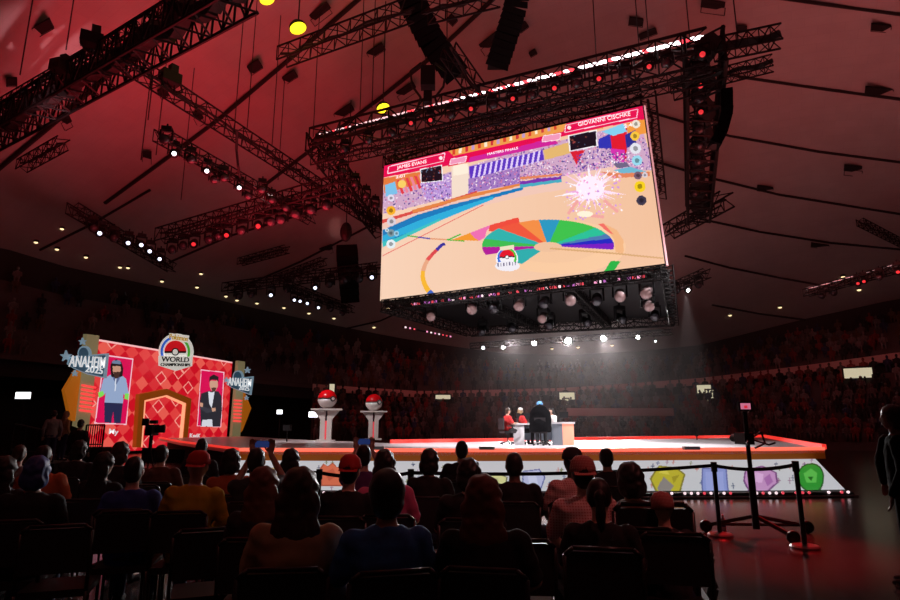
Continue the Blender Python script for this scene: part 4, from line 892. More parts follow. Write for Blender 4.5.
MB().prism([on_wall(*q, .6) for q in z4([(486, 54), (564, 64), (556, 92), (490, 84)])], wn*.1).build('top_plate', ew, t)
for body, a, c, h, m_ in (('Pokémon', (488, 68), (562, 78), .36, eo), ('WORLD', (456, 160), (568, 164), .34, ek), ('CHAMPIONSHIPS', (452, 182), (572, 184), .2, ek)):
    p, q = on_wall(*z4([a])[0], .95), on_wall(*z4([c])[0], .95); text(body, 'sign_lettering', (p+q)/2, q-p, UP, h, m_, t, width=(q-p).length, depth=.02, bold=.005)
# wall lettering under the portraits
sm_ = [((60+50, 0), 0)]
p, q = on_wall(*z4([(570, 472)])[0], .03), on_wall(*z4([(614, 474)])[0], .03); text('KwiK', 'wall_lettering', (p+q)/2, q-p, UP, .3, sgw, lwall, width=(q-p).length, depth=.01)
p, q = on_wall(*z4([(240, 455)])[0], .03), on_wall(*z4([(278, 458)])[0], .03); text('My', 'wall_lettering', (p+q)/2, q-p, UP, .3, sgw, lwall, width=(q-p).length, depth=.01)
# runway steps and railing, dark boxes beside the entrance
def box_thing(nm, c, sz, m_, lab, cat, rz=0, group=None):
    o = MB().box((0, 0, sz[2]/2), sz).build(nm, m_, loc=c, label=lab, cat=cat, group=group); o.rotation_euler[2] = rz; return o
for i, (v, h) in enumerate(((446, .55), (450, .3))):
    a, c = onz(150, v+2, h), onz(222, v+4, h)
    d_ = (c-a); o = MB().box((0, 0, -h/2), (d_.length, .8, h)).build('runway_step', BLK, loc=tuple((a+c)/2), label=('upper', 'lower')[i]+' dark step in front of the diamond wall', cat='step', group='dark steps by the runway'); o.rotation_euler[2] = math.atan2(d_.y, d_.x)
    MB().box((0, -.4, .01), (d_.length, .05, .04)).build('nosing', grey, o)
def railing(p, q, h, n, lab):
    p, q = Vector(p), Vector(q); t = empty('guard_railing', tuple(p), label=lab, cat='railing', group='dark railings left of the entrance'); d_ = q-p
    MB().tube((0, 0, h), d_+UP*h, .035).build('top_rail', BLK, t); MB().tube((0, 0, h*.12), d_+UP*h*.12, .03).build('bottom_rail', BLK, t)
    for i in range(n+1): MB().tube(d_*(i/n), d_*(i/n)+UP*h, .022 if 0 < i < n else .04).build('baluster', BLK, t)
a, c = onz(84, 447, .62), onz(102, 447, .62); railing(a, c, 1.0, 8, 'small slatted dark railing at the foot of the left tower')
box_thing('equipment_case', tuple(((a+c)/2)*1-UP*.62), (1.3, .8, .62), BLK, 'black case under the slatted railing by the left tower', 'case')
a, c = ony(14, 424, 22), ony(76, 436, 26); railing((a.x, a.y, a.z-1.0), (c.x, c.y, c.z-1.0), 1.0, 6, 'long dark railing at far left behind the audience')
# ================================================================= PODIUMS WITH BALLS
pw = mat('podium_white', (.62, .6, .57), .45); br2 = mat('ball_red', srgb(210, 12, 22), .18); bw2 = mat('ball_white', (.8, .78, .75), .2); bkk = mat('ball_black', (.02, .02, .02), .3); pr = mat('podium_red_light', (.6, .1, .1), .4, emit=srgb(230, 50, 70), es=.6)
def podium(u, v, Y, sc, lab, lab2):
    p = ony(u, v, Y); p.z = ST
    t = empty('display_podium', tuple(p), rad(8), label=lab, cat='podium', group='white podiums on the stage'); t.scale = (sc,)*3
    MB().box((0, 0, .04), (.84, .7, .08)).build('base_plate', pw, t)
    for s_ in (-1, 1):
        MB().prism([(s_*.04, -.3, .08), (s_*.25, -.3, .08), (s_*.25, -.3, .95), (s_*.56, -.3, 1.36), (s_*.04, -.3, 1.36)], (0, .55, 0)).build('side_fin', pw, t)
    MB().box((.0, -.27, .5), (.07, .04, .8)).build('red_light_strip', pr, t)
    MB().box((0, 0, 1.4), (1.36, .9, .07)).build('top_plate', pw, t)
    b = empty('display_ball', (p.x, p.y, p.z+1.436*sc), rad(8), label=lab2, cat='ball', group='red and white balls on the podiums'); b.scale = (sc,)*3
    R = .43; arc_ = lambda a0, a1: [(R*math.cos(rad(a0+(a1-a0)*k/12)), R+R*math.sin(rad(a0+(a1-a0)*k/12))) for k in range(13)]
    T = Matrix.Rotation(rad(-6), 3, 'Y')
    MB().lathe([(max(r, .001), z) for r, z in arc_(4, 90)], 28).build('upper_shell', br2, b, True); MB().lathe([(max(r, .001), z) for r, z in arc_(-90, -4)], 28).build('lower_shell', bw2, b, True)
    MB().lathe([(R*.99, R-.035), (R*.995, R+.035)], 28).build('centre_band', bkk, b, True)
    M = Matrix.Rotation(rad(38), 3, 'Z') @ Matrix.Rotation(rad(90), 3, 'X'); fc = M @ Vector((0, 0, 1))
    MB().lathe([(.001, R-.06), (.13, R-.06), (.125, R+.015), (.001, R+.015)], 18, (0, 0, R), M).build('button_ring', bkk, b); MB().lathe([(.001, R), (.075, R), (.07, R+.035), (.001, R+.035)], 16, (0, 0, R), M).build('button', bw2, b)
podium(325.5, 441, 27, 1.0, 'taller-looking white podium nearer the entrance', 'red and white ball on the left podium')
podium(373, 440, 30, .98, 'white podium right of the first, farther back', 'red and white ball on the right podium')

# ================================================================= PEOPLE
SKIN = [mat('skin_%s' % n, c, .55) for n, c in (('light', (.62, .38, .28)), ('tan', (.42, .24, .16)), ('deep', (.14, .075, .05)))]
HAIR = {n: mat('hair_'+n, c, .5) for n, c in (('black', (.012, .01, .01)), ('brown', (.05, .025, .015)), ('auburn', (.14, .04, .02)), ('blue', (.03, .06, .25)), ('blond', (.35, .24, .12)))}
def checked(name, a, c, sc=55):
    m_ = mat(name, a, .85); nt = m_.node_tree; b = nt.nodes['Principled BSDF']; tc = nt.nodes.new('ShaderNodeTexCoord')
    w1 = nt.nodes.new('ShaderNodeTexWave'); w1.inputs['Scale'].default_value = sc/6; w1.bands_direction = 'X'; w2 = nt.nodes.new('ShaderNodeTexWave'); w2.inputs['Scale'].default_value = sc/6; w2.bands_direction = 'Z'
    mx = nt.nodes.new('ShaderNodeMath'); mx.operation = 'MULTIPLY'; mi = nt.nodes.new('ShaderNodeMix'); mi.data_type = 'RGBA'; mi.inputs['A'].default_value = (*c, 1); mi.inputs['B'].default_value = (*a, 1)
    for q in (w1, w2): nt.links.new(tc.outputs['Object'], q.inputs['Vector'])
    nt.links.new(w1.outputs['Fac'], mx.inputs[0]); nt.links.new(w2.outputs['Fac'], mx.inputs[1]); nt.links.new(mx.outputs[0], mi.inputs['Factor']); nt.links.new(mi.outputs['Result'], b.inputs['Base Color']); return m_
CL = {n: mat('cloth_'+n, c, .9, bump=.15, nscale=30) for n, c in (('black', (.015, .015, .017)), ('dark', (.03, .028, .035)), ('red', (.55, .03, .03)), ('orange', (.55, .12, .04)), ('pink', (.6, .1, .25)), ('purple', (.12, .04, .16)), ('blue', (.15, .4, .8)), ('royal', (.03, .06, .3)), ('yellow', (.62, .4, .02)), ('tan', (.42, .28, .15)), ('white', (.75, .74, .72)), ('grey', (.22, .2, .2)), ('brown', (.14, .06, .04)), ('navy', (.02, .03, .08)))}
CL['coal'] = mat('cloth_coal', (.003, .003, .003), .95, spec=.1); CL['check'] = checked('cloth_red_check', (.5, .05, .05), (.85, .6, .58), 96); CL['floral'] = mat('cloth_blue_floral', (.03, .14, .4), .85, noise=.9, nscale=14); CL['print'] = mat('cloth_print', (.35, .2, .18), .85, noise=.9, nscale=16); CL['capcheck'] = checked('cloth_cap_check', (.7, .5, .45), (.4, .08, .07), 170)
def chain(mb, pts, n=10):
    for (p, r), (q, r2) in zip(pts, pts[1:]): mb.tube(p, q, r, r2, n)
    for p, r in pts: mb.ell(p, r, n, 7)
def joints(pose):
    J = {}
    if pose == 'stand':
        J.update(hip=.93, sh=1.42, neck=1.5, head=1.64, lean=0)
        J['knee'] = lambda s: (s*.1, .02, .5); J['ank'] = lambda s: (s*.11, -.02, .09); J['toe'] = lambda s: (s*.13, .16, .04); J['hipj'] = lambda s: (s*.09, 0, .9)
        J['el'] = lambda s: (s*.26, -.02, 1.13); J['wr'] = lambda s: (s*.25, .1, .88); J['hd'] = lambda s: Vector((s*-.02, .15, -1))
    else:
        J.update(hip=.55, sh=1.04, neck=1.12, head=1.245, lean=0)
        J['knee'] = lambda s: (s*.13, .46, .53); J['ank'] = lambda s: (s*.13, .43, .09); J['toe'] = lambda s: (s*.14, .6, .045); J['hipj'] = lambda s: (s*.1, .02, .54)
        J['el'] = lambda s: (s*.25, .07, .8); J['wr'] = lambda s: (s*.13, .3, .68); J['hd'] = lambda s: Vector((s*-.5, .8, -.2))
        if pose == 'phone': J['el'] = lambda s: (s*.24, .26, 1.05) if s > 0 else (s*.22, .22, .98); J['wr'] = lambda s: (s*.09, .36, 1.3); J['hd'] = lambda s: Vector((0, .1, 1))
        if pose == 'desk': J['wr'] = lambda s: (s*.14, .36, .8); J['el'] = lambda s: (s*.25, .1, .79)
        if pose == 'chin': J['el'] = lambda s: (s*.22, .25, .78); J['wr'] = lambda s: (s*.08, .2, .98) if s > 0 else (s*.1, .35, .74); J['hd'] = lambda s: Vector((0, .1, .8))
    return J
def body_meshes(pose):
    J = joints(pose); h = J['hip']; sh = J['sh']; hz = J['head']; b = MB()
    b.loft([(0, 0, h-.1, .12, .1), (0, 0, h, .16, .12), (0, 0, h+.18, .135, .1), (0, 0, h+.36, .165, .115), (0, 0, sh-.03, .17, .1), (0, 0, sh+.05, .08, .07)])
    chain(b, [((0, -.01, sh), .07), ((0, .005, J['neck']), .055), ((0, .015, hz-.06), .055)])
    b.ell((0, .02, hz), (.075, .095, .115), 18, 12); b.ell((0, .045, hz-.055), (.05, .06, .06), 14, 9); b.ell((0, .115, hz-.01), (.013, .02, .026), 8, 6); b.ell((0, .105, hz-.055), (.025, .012, .009), 8, 6)
    for s in (-1, 1):
        b.ell((s*.078, .015, hz-.005), (.012, .022, .034), 8, 6); b.ell((s*.03, .1, hz+.02), (.018, .014, .008), 8, 6)
        S_ = (s*.17, 0, sh-.02); chain(b, [(S_, .06), (J['el'](s), .042), (J['wr'](s), .028)])
        w = Vector(J['wr'](s)); d_ = J['hd'](s).normalized(); x = Vector((1, 0, 0)); x = (x-d_*x.dot(d_)).normalized(); n_ = d_.cross(x)
        b.ell(w+d_*.05, (.038, .045, .022), 10, 7, Matrix((x, d_, n_)).transposed())
        for k, (ox, L) in enumerate(((-.03, .06), (-.01, .072), (.01, .068), (.03, .052))):
            a = w+d_*.085+x*ox; c = a+d_*L*.55-n_*.008; chain(b, [(a, .0105), (c, .0095), (c+d_*L*.4-n_*.022, .008)], 6)
        a = w+d_*.03-x*s*.035; chain(b, [(a, .012), (a-x*s*.025+d_*.03, .011), (a-x*s*.03+d_*.06, .009)], 6)
        chain(b, [(J['hipj'](s), .085), (J['knee'](s), .058), (J['ank'](s), .036)]); chain(b, [(J['ank'](s), .036), (J['toe'](s), .032)])
    body = remesh(b, 'body_'+pose, .009, 5, .45)
    c = MB(); c.loft([(0, 0, h-.1, .17, .13), (0, 0, h+.05, .178, .138), (0, 0, h+.2, .16, .125), (0, 0, h+.36, .19, .135), (0, 0, sh-.05, .2, .12), (0, 0, sh+.03, .13, .085), (0, 0, sh+.055, .075, .07)])
    for s in (-1, 1):
        S_ = Vector((s*.17, 0, sh-.03)); E = Vector(J['el'](s)); c.ell(S_, .075, 12, 8); chain(c, [(S_, .075), (S_.lerp(E, .85), .062)])
    shirt = remesh(c, 'shirt_'+pose, .014, 6, .7)
    noisy(shirt, .014, 13); sleeves = []
    for s in (-1, 1):
        l = MB(); S_ = Vector((s*.17, 0, sh-.03)); E = Vector(J['el'](s)); chain(l, [(S_.lerp(E, .7), .06), (E, .056), (Vector(J['wr'](s)).lerp(E, .08), .042)]); sleeves.append(remesh(l, 'sleeve_'+pose, .012, 5, .7))
    t_ = MB(); t_.ell((0, 0, h-.03), (.17, .14, .12), 16, 10)
    for s in (-1, 1): chain(t_, [(J['hipj'](s), .1), (J['knee'](s), .075), (Vector(J['ank'](s))+Vector((0, 0, .04)), .058)])
    trs = remesh(t_, 'trousers_'+pose, .014, 6, .7)
    shoes = []
    for s in (-1, 1):
        sh_ = MB(); a, c2 = Vector(J['ank'](s)), Vector(J['toe'](s)); sh_.ell((a.x, a.y, .07), (.047, .055, .06), 12, 8); sh_.ell(((a.x+c2.x)/2, (a.y+c2.y)/2+.02, .045), (.048, .13, .045), 14, 8); shoes.append(remesh(sh_, 'shoe_'+pose, .012, 3, .8))
    return dict(body=body, shirt=shirt, sleeves=sleeves, trousers=trs, shoes=shoes, head=hz)
from mathutils import noise as mn
def noisy(me, amp, f):
    for v in me.vertices: v.co += v.normal*mn.noise(v.co*f)*amp
def hair_mesh(style):      # around a head centred on the origin
    b = MB()
    if style in ('short', 'bald'):
        k = .004 if style == 'bald' else .014; b.ell((0, -.002, .024), (.07+k, .088+k, .098+k), 18, 12); b.ell((0, -.03, -.025), (.062+k, .062+k, .07+k*.5), 14, 10)
    elif style in ('long', 'wavy'):
        w_ = .02 if style == 'long' else .035
        b.ell((0, -.005, .02), (.085+w_*.5, .1, .115), 18, 12); b.ell((0, -.055, -.07), (.088+w_, .055, .12), 16, 10); b.ell((0, -.075, -.2), (.1+w_, .045, .14), 16, 10)
        if style == 'wavy': b.ell((-.05, -.07, -.28), (.07, .04, .1), 12, 8); b.ell((.05, -.07, -.26), (.07, .04, .1), 12, 8)
    elif style == 'bob': b.ell((0, -.005, .015), (.1, .108, .12), 18, 12); b.ell((0, -.04, -.06), (.108, .08, .085), 16, 10)
    elif style == 'pony': b.ell((0, -.002, .02), (.085, .1, .112), 18, 12); b.ell((0, -.13, .02), (.04, .04, .045), 12, 8); b.ell((0, -.15, -.08), (.035, .03, .12), 12, 8)
    elif style == 'afro': b.ell((0, -.01, .03), (.1, .11, .12), 18, 12); b.ell((0, -.03, -.04), (.09, .085, .085), 16, 10)
    me = remesh(b, 'hair_'+style, .01, 3, .8)
    noisy(me, .012 if style in ('long', 'wavy', 'bob') else .005, 22)
    # open the face
    keep = [p.index for p in me.polygons if p.center.y > .045 and p.center.z < .05 and abs(p.center.x) < .085]
    import bmesh
    bm = bmesh.new(); bm.from_mesh(me); bm.faces.ensure_lookup_table(); bmesh.ops.delete(bm, geom=[bm.faces[i] for i in keep], context='FACES'); bm.to_mesh(me); bm.free(); return me
def cap_mesh(back=False):
    b = MB(); b.lathe([(.001, .135), (.05, .128), (.085, .095), (.1, .04), (.1, .015)][::-1], 20, (0, 0, 0)); s = -1 if back else 1
    b.add([(x*1.0, s*(.085+.07*math.sqrt(max(0, 1-(x/.085)**2))) if k else s*.07, .018-(.02 if k else 0)) for k in (0, 1) for x in np.linspace(-.08, .08, 9)], [(i, i+1, 10+i, 9+i) for i in range(8)])
    return b.mesh('cap', None, True)
POSES = {p: body_meshes(p) for p in ('sit', 'phone', 'desk', 'stand', 'chin')}
HM = {s: hair_mesh(s) for s in ('short', 'bald', 'long', 'wavy', 'bob', 'pony', 'afro')}
CAPM = {False: cap_mesh(False), True: cap_mesh(True)}
BEAN = MB().lathe([(.098, -.01), (.102, .03), (.095, .08), (.06, .125), (.001, .14)], 20).mesh('beanie', None, True)
eye_me = MB().ell((-.03, .096, .006), (.012, .008, .008), 8, 6).ell((.03, .096, .006), (.012, .008, .008), 8, 6).mesh('eyes', bkk, True)
beard_me = None
def person(loc, rz, pose, hair, hairc, shirt, label, skin=0, long_sleeve=False, trousers='navy', hat=None, hatc='red', group=None, sc=1.0, eyes=False, beard=False, turn=0, coat=False):
    P = POSES[pose]; t = empty('person', loc, rz, label=label, cat='person', group=group); t.scale = (sc,)*3
    inst('body', P['body'], t, SKIN[skin]); inst('shirt', P['shirt'], t, CL[shirt])
    if long_sleeve:
        for q in P['sleeves']: inst('sleeve', q, t, CL[shirt])
    inst('trousers', P['trousers'], t, CL[trousers]); [inst('shoe', q, t, CL['black']) for q in P['shoes']]
    hz = (0, .012, P['head']+.0)
    if hair: inst('hair', HM[hair], t, HAIR[hairc], hz, turn)
    if hat == 'cap': inst('cap', CAPM[False], t, CL[hatc], (0, .012, P['head']+.012))
    if hat == 'backcap': inst('cap', CAPM[True], t, CL[hatc], (0, .012, P['head']+.012))
    if hat == 'beanie': inst('beanie', BEAN, t, CL[hatc], (0, .005, P['head']+.012))
    if eyes: inst('eyes', eye_me, t, None, hz)
    return t
# chairs
chm = mat('chair_vinyl', (.02, .018, .02), .45); chl = mat('chair_steel', (.04, .036, .036), .3, .6)
cs_ = MB().box((0, .02, .43), (.44, .42, .05)).mesh('seat', chm); cb_ = MB(); cb_.box((0, -.24, .73), (.42, .04, .3)); cb_ = cb_.mesh('backrest', chm)
cf_ = MB().path([(-.22, -.2, .0), (-.22, -.235, .45), (-.22, -.26, .86), (-.17, -.262, .9), (.17, -.262, .9), (.22, -.26, .86), (.22, -.235, .45), (.22, -.2, 0)], .013, 8).mesh('back_frame', chl, True)
cl_ = MB().tube((0, 0, .42), (0, .03, 0), .013).mesh('leg', chl)
def chair(loc, rz, label, group='black audience chairs'):
    t = empty('audience_chair', loc, rz, label=label, cat='chair', group=group)
    inst('seat', cs_, t); inst('backrest', cb_, t); inst('back_frame', cf_, t)
    for s in (-1, 1): inst('leg', cl_, t, None, (s*.21, .2, 0)); 
    return t
# (u, distance, pose, hair, colour, shirt, label, extra)
A = [
 (10, 7.2, 'sit', 'long', 'black', 'print', 'person in patterned top at the far left edge', dict(turn=.4)),
 (27, 5.6, 'sit', 'wavy', 'black', 'dark', 'long-haired person in dark top near the left edge', {}),
 (57, 4.9, 'sit', 'bob', 'blue', 'black', 'person with blue-tinted hair and black top at the left', {}),
 (73, 6.6, 'sit', 'short', 'black', 'orange', 'person in orange-red top with bare arm, left block', dict(skin=1)),
 (42, 8.2, 'sit', 'short', 'brown', 'grey', 'short-haired person in grey behind the blue-tinted hair', {}),
 (97, 8.6, 'sit', 'bob', 'black', 'dark', 'dark-clad person left of the long-haired woman by the wall', {}),
 (122, 6.2, 'sit', 'long', 'black', 'black', 'woman with long black hair below the diamond wall', dict(rz=-.4)),
 (139, 7.4, 'sit', 'bob', 'brown', 'dark', 'person with bobbed hair beside the camera operator', {}),
 (157, 5.4, 'sit', 'short', 'black', 'royal', 'person in blue shirt below the video camera', {}),
 (181, 8.0, 'sit', 'short', 'black', 'brown', 'small dark-haired person behind the blue shirt', {}),
 (213, 9.0, 'sit', 'short', 'black', 'dark', 'dark head just above the red cap', {}),
 (208, 5.4, 'sit', None, 'black', 'yellow', 'person with red cap and yellow jacket', dict(hat='backcap', hatc='red', long_sleeve=True)),
 (247, 6.6, 'sit', 'bob', 'black', 'orange', 'person in orange-red shirt left of raised phone arms', {}),
 (268, 6.0, 'phone', 'short', 'black', 'dark', 'person holding a phone up with both arms', dict(skin=1)),
 (283, 4.2, 'sit', 'wavy', 'auburn', 'dark', 'person with reddish long hair and dark lettered top', {}),
 (304, 6.6, 'sit', 'long', 'black', 'purple', 'long dark-haired person in purple left of orange badge', {}),
 (306, 3.4, 'sit', 'wavy', 'brown', 'tan', 'large woman with long brown hair and tan top', {}),
 (352, 5.1, 'sit', 'short', 'black', 'black', 'person in backwards pink cap and black shirt', dict(hat='backcap', hatc='red')),
 (369, 6.8, 'phone', 'short', 'black', 'purple', 'person filming with a raised phone near the centre', dict(skin=0)),
 (394, 5.2, 'sit', 'long', 'black', 'pink', 'long-haired woman in pink top', {}),
 (393, 3.35, 'sit', 'afro', 'black', 'floral', 'man in blue patterned shirt close to the viewer', dict(skin=1)),
 (430, 6.4, 'sit', 'bob', 'black', 'black', 'person with bobbed dark hair at centre left', {}),
 (458, 8.2, 'sit', 'short', 'black', 'dark', 'small dark head in the centre block', {}),
 (468, 5.0, 'sit', 'bob', 'black', 'black', 'black-haired person left of the broad-shouldered man', {}),
 (486, 3.4, 'sit', 'wavy', 'auburn', 'black', 'woman with long auburn hair close at centre', {}),
 (511, 6.0, 'sit', 'short', 'black', 'black', 'short-haired man in black shirt against the pale skirt', dict(skin=2)),
 (564, 6.0, 'sit', 'short', 'black', 'check', 'man in red checked shirt looking left', dict(rz=.5, skin=2, hat='backcap', hatc='dark', sc=1.04)),
 (578, 4.6, 'sit', 'short', 'black', 'check', 'man in checked cap and checked shirt', dict(hat='backcap', hatc='capcheck', sc=1.03)),
 (600, 7.4, 'sit', 'short', 'black', 'dark', 'dark-haired person right of the checked cap', {}),
 (588, 3.9, 'sit', 'pony', 'black', 'black', 'person with ponytail in black below the checked cap', dict(sc=.9)),
 (623, 4.6, 'sit', 'bob', 'black', 'brown', 'bobbed-hair person in brown left of the yellow badge', {}),
 (651, 4.4, 'sit', None, 'black', 'dark', 'child in patterned beanie beside the empty chair', dict(hat='beanie', hatc='capcheck', sc=.84)),
]
chair_for = []
for u, d_, pose, hair, hc, shirt, lab, ex in A:
    ex = dict(ex); rz_ = ex.pop('rz', 0); x = (u-450)/F*d_*1.03
    q = person((x, d_, 0), -math.atan2(x, d_)*.45+rz_+random.uniform(-.22, .22), pose, hair, hc, shirt, lab, group='seated audience in front of the stage', **ex)
    q.rotation_euler[1] = random.uniform(-.045, .045) if pose != 'phone' else 0; q.scale = tuple(k*random.uniform(.96, 1.03) for k in q.scale)
    bpy.context.view_layer.update()
    if pose == 'phone':
        sc = q.scale[0]; w = q.matrix_basis @ Vector((0, .36, 1.4))
        ph = empty('smartphone', tuple(w), q.rotation_euler[2], label='raised phone above '+('the left block' if u < 300 else 'the centre block'), cat='phone', group='raised phones')
        MB().box((0, 0, 0), (.15, .009, .075)).build('phone_body', BLK, ph); MB().box((0, -.006, 0), (.14, .002, .066)).build('phone_screen', mat('phone_screen', (.02, .03, .06), .2, emit=srgb(40, 60, 120), es=.5), ph)
    chair((x, d_+.0, 0), q.rotation_euler[2]-rz_, 'black chair under the '+lab.replace('person', 'spectator')[:70] if False else 'black chair holding '+' '.join(lab.split()[:11]))
# empty chairs in the near rows
for u, v, rz, lab in ((205, 590, .2, 'empty black chair bearing a sheet of paper'), (128, 560, -.1, 'empty black chair left of the chair with paper'), (60, 585, .1, 'empty black chair in the bottom left corner'), (262, 592, 0, 'empty black chair behind the tan-topped woman'), (330, 612, .05, 'chair back at the bottom edge left of centre'), (520, 606, -.05, 'chair back at the bottom edge right of centre'), (140, 522, .1, 'empty chair with a programme in the left block')):
    p = onz(u, v, .45); chair((p.x, p.y, 0), -math.atan2(p.x, p.y)*.4+rz, lab, 'empty black chairs')
papm = mat('paper', (.6, .55, .52), .8)
for u, v, lab in ((192, 572, 'white sheet of paper on an empty chair seat'), (128, 503, 'folded programme held over a lap in the left block'), (112, 518, 'small paper lying beside the folded programme')):
    p = onz(u, v, .475); MB().box((0, 0, .0), (.21, .29, .004), Matrix.Rotation(.7, 3, 'Z')).build('paper_sheet', papm, loc=tuple(p), label=lab, cat='paper', group='loose papers')
# big folding chair at lower right
p = onz(656, 585, .5); t = empty('folding_armchair', (p.x, p.y, 0), -.12, label='large black fabric-backed chair at lower right in front of the floor', cat='chair')
MB().box((0, -.05, .74), (.5, .05, .56)).build('backrest', chm, t); MB().box((0, .2, .45), (.5, .45, .05)).build('seat', chm, t)
MB().path([(-.27, -.06, .02), (-.27, -.06, 1.0), (-.22, -.06, 1.05), (.22, -.06, 1.05), (.27, -.06, 1.0), (.27, -.06, .02)], .018, 8).build('back_frame', chl, t, True)
for s in (-1, 1): MB().box((s*.3, .18, .68), (.06, .42, .03)).build('armrest', chm, t); MB().tube((s*.27, .4, .66), (s*.27, .4, .02), .015).build('leg', chl, t)
MB().path([(.31, -.05, .8), (.37, -.04, .7), (.34, -.04, .6), (.38, -.03, .5), (.33, -.03, .35), (.36, -.03, .2)], .035, 6).build('hanging_straps', CAB, t)
# stage players
SY = 22.2
def onstage(u, v=445, Y=SY):
    p = ony(u, v, Y); p.z = ST; return p
dm = mat('desk_white', (.6, .6, .62), .4); ds_ = mat('desk_side', (.3, .36, .42), .5); dor = mat('desk_orange_light', (.6, .3, .2), .4, emit=srgb(250, 140, 115), es=.8)
oc = MB(); 
def office_chair(p, rz, lab):
    t = empty('office_chair', tuple(p), rz, label=lab, cat='chair', group='office chairs on the stage')
    MB().box((0, 0, .46), (.48, .46, .08)).build('seat', chm, t); b_ = MB(); b_.box((0, -.26, .76), (.4, .05, .42)); b_.build('backrest', chm, t); MB().tube((0, 0, .1), (0, 0, .44), .03).build('column', chl, t)
    mb = MB()
    for k in range(5): mb.tube((0, 0, .12), (.3*math.cos(k*1.257), .3*math.sin(k*1.257), .06), .025)
    mb.build('star_base', chl, t)
    for k in range(5): MB().ell((.3*math.cos(k*1.257), .3*math.sin(k*1.257), .035), .035, 8, 6).build('caster', BLK, t)
    for s in (-1, 1): MB().box((s*.27, 0, .68), (.05, .3, .04)).build('armrest', chm, t)
p = onstage(508, 445, 22.6); office_chair(p, -1.2, 'office chair under the leftmost red-shirted judge'); person((p.x, p.y, ST-.02), -1.2, 'desk', 'short', 'brown', 'red', 'leftmost seated person on stage in a red shirt', group='people at the stage desk', long_sleeve=False, trousers='black', eyes=True)
p = onstage(521, 445, 22.9); office_chair(p, -1.1, 'office chair under the second red-shirted judge'); person((p.x, p.y, ST-.02), -1.1, 'desk', 'bob', 'blond', 'red', 'second seated person in red shirt with light headwear', group='people at the stage desk', trousers='black', hat='cap', hatc='white', eyes=True)
p = onstage(541, 446, 21.6); office_chair(p, -.2, 'office chair under the black-hooded player'); person((p.x, p.y, ST), -.2, 'desk', 'short', 'black', 'black', 'player in black seen from behind with pale blue cap', group='people at the stage desk', long_sleeve=True, trousers='black', hat='cap', hatc='blue', sc=1.12)
mb = MB(); mb.loft([(0, -.02, .42, .34, .26), (0, -.03, .7, .36, .27), (0, -.02, 1.05, .33, .2), (0, 0, 1.2, .2, .16), (0, 0, 1.26, .1, .09)]); mm = remesh(mb, 'coat', .02, 6)
noisy(mm, .03, 5); c_ = inst('coat', mm, [o for o in bpy.data.objects if o.name.startswith('person')][-1] if False else None, mat('coat_black', (.004, .004, .005), .9, spec=.1)); c_.parent = max((o for o in bpy.data.objects if o.get('label', '').startswith('player in black seen')), key=lambda o: o.name)
p = onstage(553, 445, 23.6); office_chair(p, 2.2, 'office chair under the white-shirted player'); person((p.x, p.y, ST), 2.2, 'desk', 'bob', 'black', 'white', 'player in white shirt facing left behind the desk', group='people at the stage desk', long_sleeve=False, trousers='black', eyes=True)
t = empty('gaming_desk', tuple(onstage(550, 445, 22.7)), -.1, label='pale gaming desk with glowing orange end panel on the stage', cat='desk')
MB().box((-.6, 0, .75), (2.1, .7, .05)).build('desktop', dm, t); MB().box((.45, -.35, .79), (.86, .75, .06)).build('raised_desktop', dm, t)
MB().prism([(.1, -.6, 0), (.42, -.7, 0), (.42, .1, 0), (.1, .3, 0)], (0, 0, .76)).build('pedestal', ds_, t); MB().box((.63, -.4, .38), (.4, .55, .76)).build('end_panel', dor, t); MB().box((-1.15, .0, .37), (.4, .6, .73)).build('left_pedestal', dm, t); MB().box((-.45, .3, .4), (1.2, .04, .5)).build('modesty_panel', ds_, t)
for x, rz, lab in ((-1.1, .3, 'small dark monitor at the left end of the gaming desk'), (-.75, .1, 'small monitor beside the left monitor on the desk'), (.55, -.5, 'tilted monitor at the right end of the gaming desk')):
    w = t.matrix_basis @ Vector((x, 0, .78 if x < 0 else .82)); q = empty('monitor', tuple(w), rz, label=lab, cat='monitor', group='monitors on the gaming desk')
    MB().box((0, 0, .27), (.34, .03, .22)).build('display_panel', BLK, q); MB().tube((0, 0, 0), (0, 0, .2), .02).build('stand', BLK, q); MB().box((0, 0, .01), (.22, .16, .02)).build('foot', BLK, q)

# people standing left and right
for u, v, Y, pose, hair, hc, sh, lab, rz in ((51, 440, 21, 'stand', 'short', 'black', 'grey', 'standing person in grey by the left railing', .6), (63, 440, 22, 'stand', 'long', 'blond', 'tan', 'standing person in tan right of the grey one', -.5), (77, 452, 17, 'stand', 'short', 'black', 'black', 'dark figure standing before the left tower foot', 0)):
    p = ony(u, v, Y); person((p.x, p.y, 0 if Y < 20 else .35), rz, pose, hair, hc, sh, lab, long_sleeve=True, group='people standing at far left')
    if Y > 20: box_thing('low_platform', (p.x, p.y, 0), (1.1, 1.0, .345), BLK, 'low black platform under the standing person in '+('grey' if u < 60 else 'tan'), 'platform', 0, 'low platforms at far left')
for u, Y, lab, sc, rz in ((891, 6.4, 'dark figure standing at the right edge', 1.02, .9), (897, 7.4, 'second dark figure cut by the right edge', 1.02, -.6)):
    p = ony(u, 400, Y); person((p.x, Y, 0), rz, 'stand', 'afro', 'black', 'coal', lab, long_sleeve=True, skin=2, trousers='coal', group='people standing at right', sc=sc)

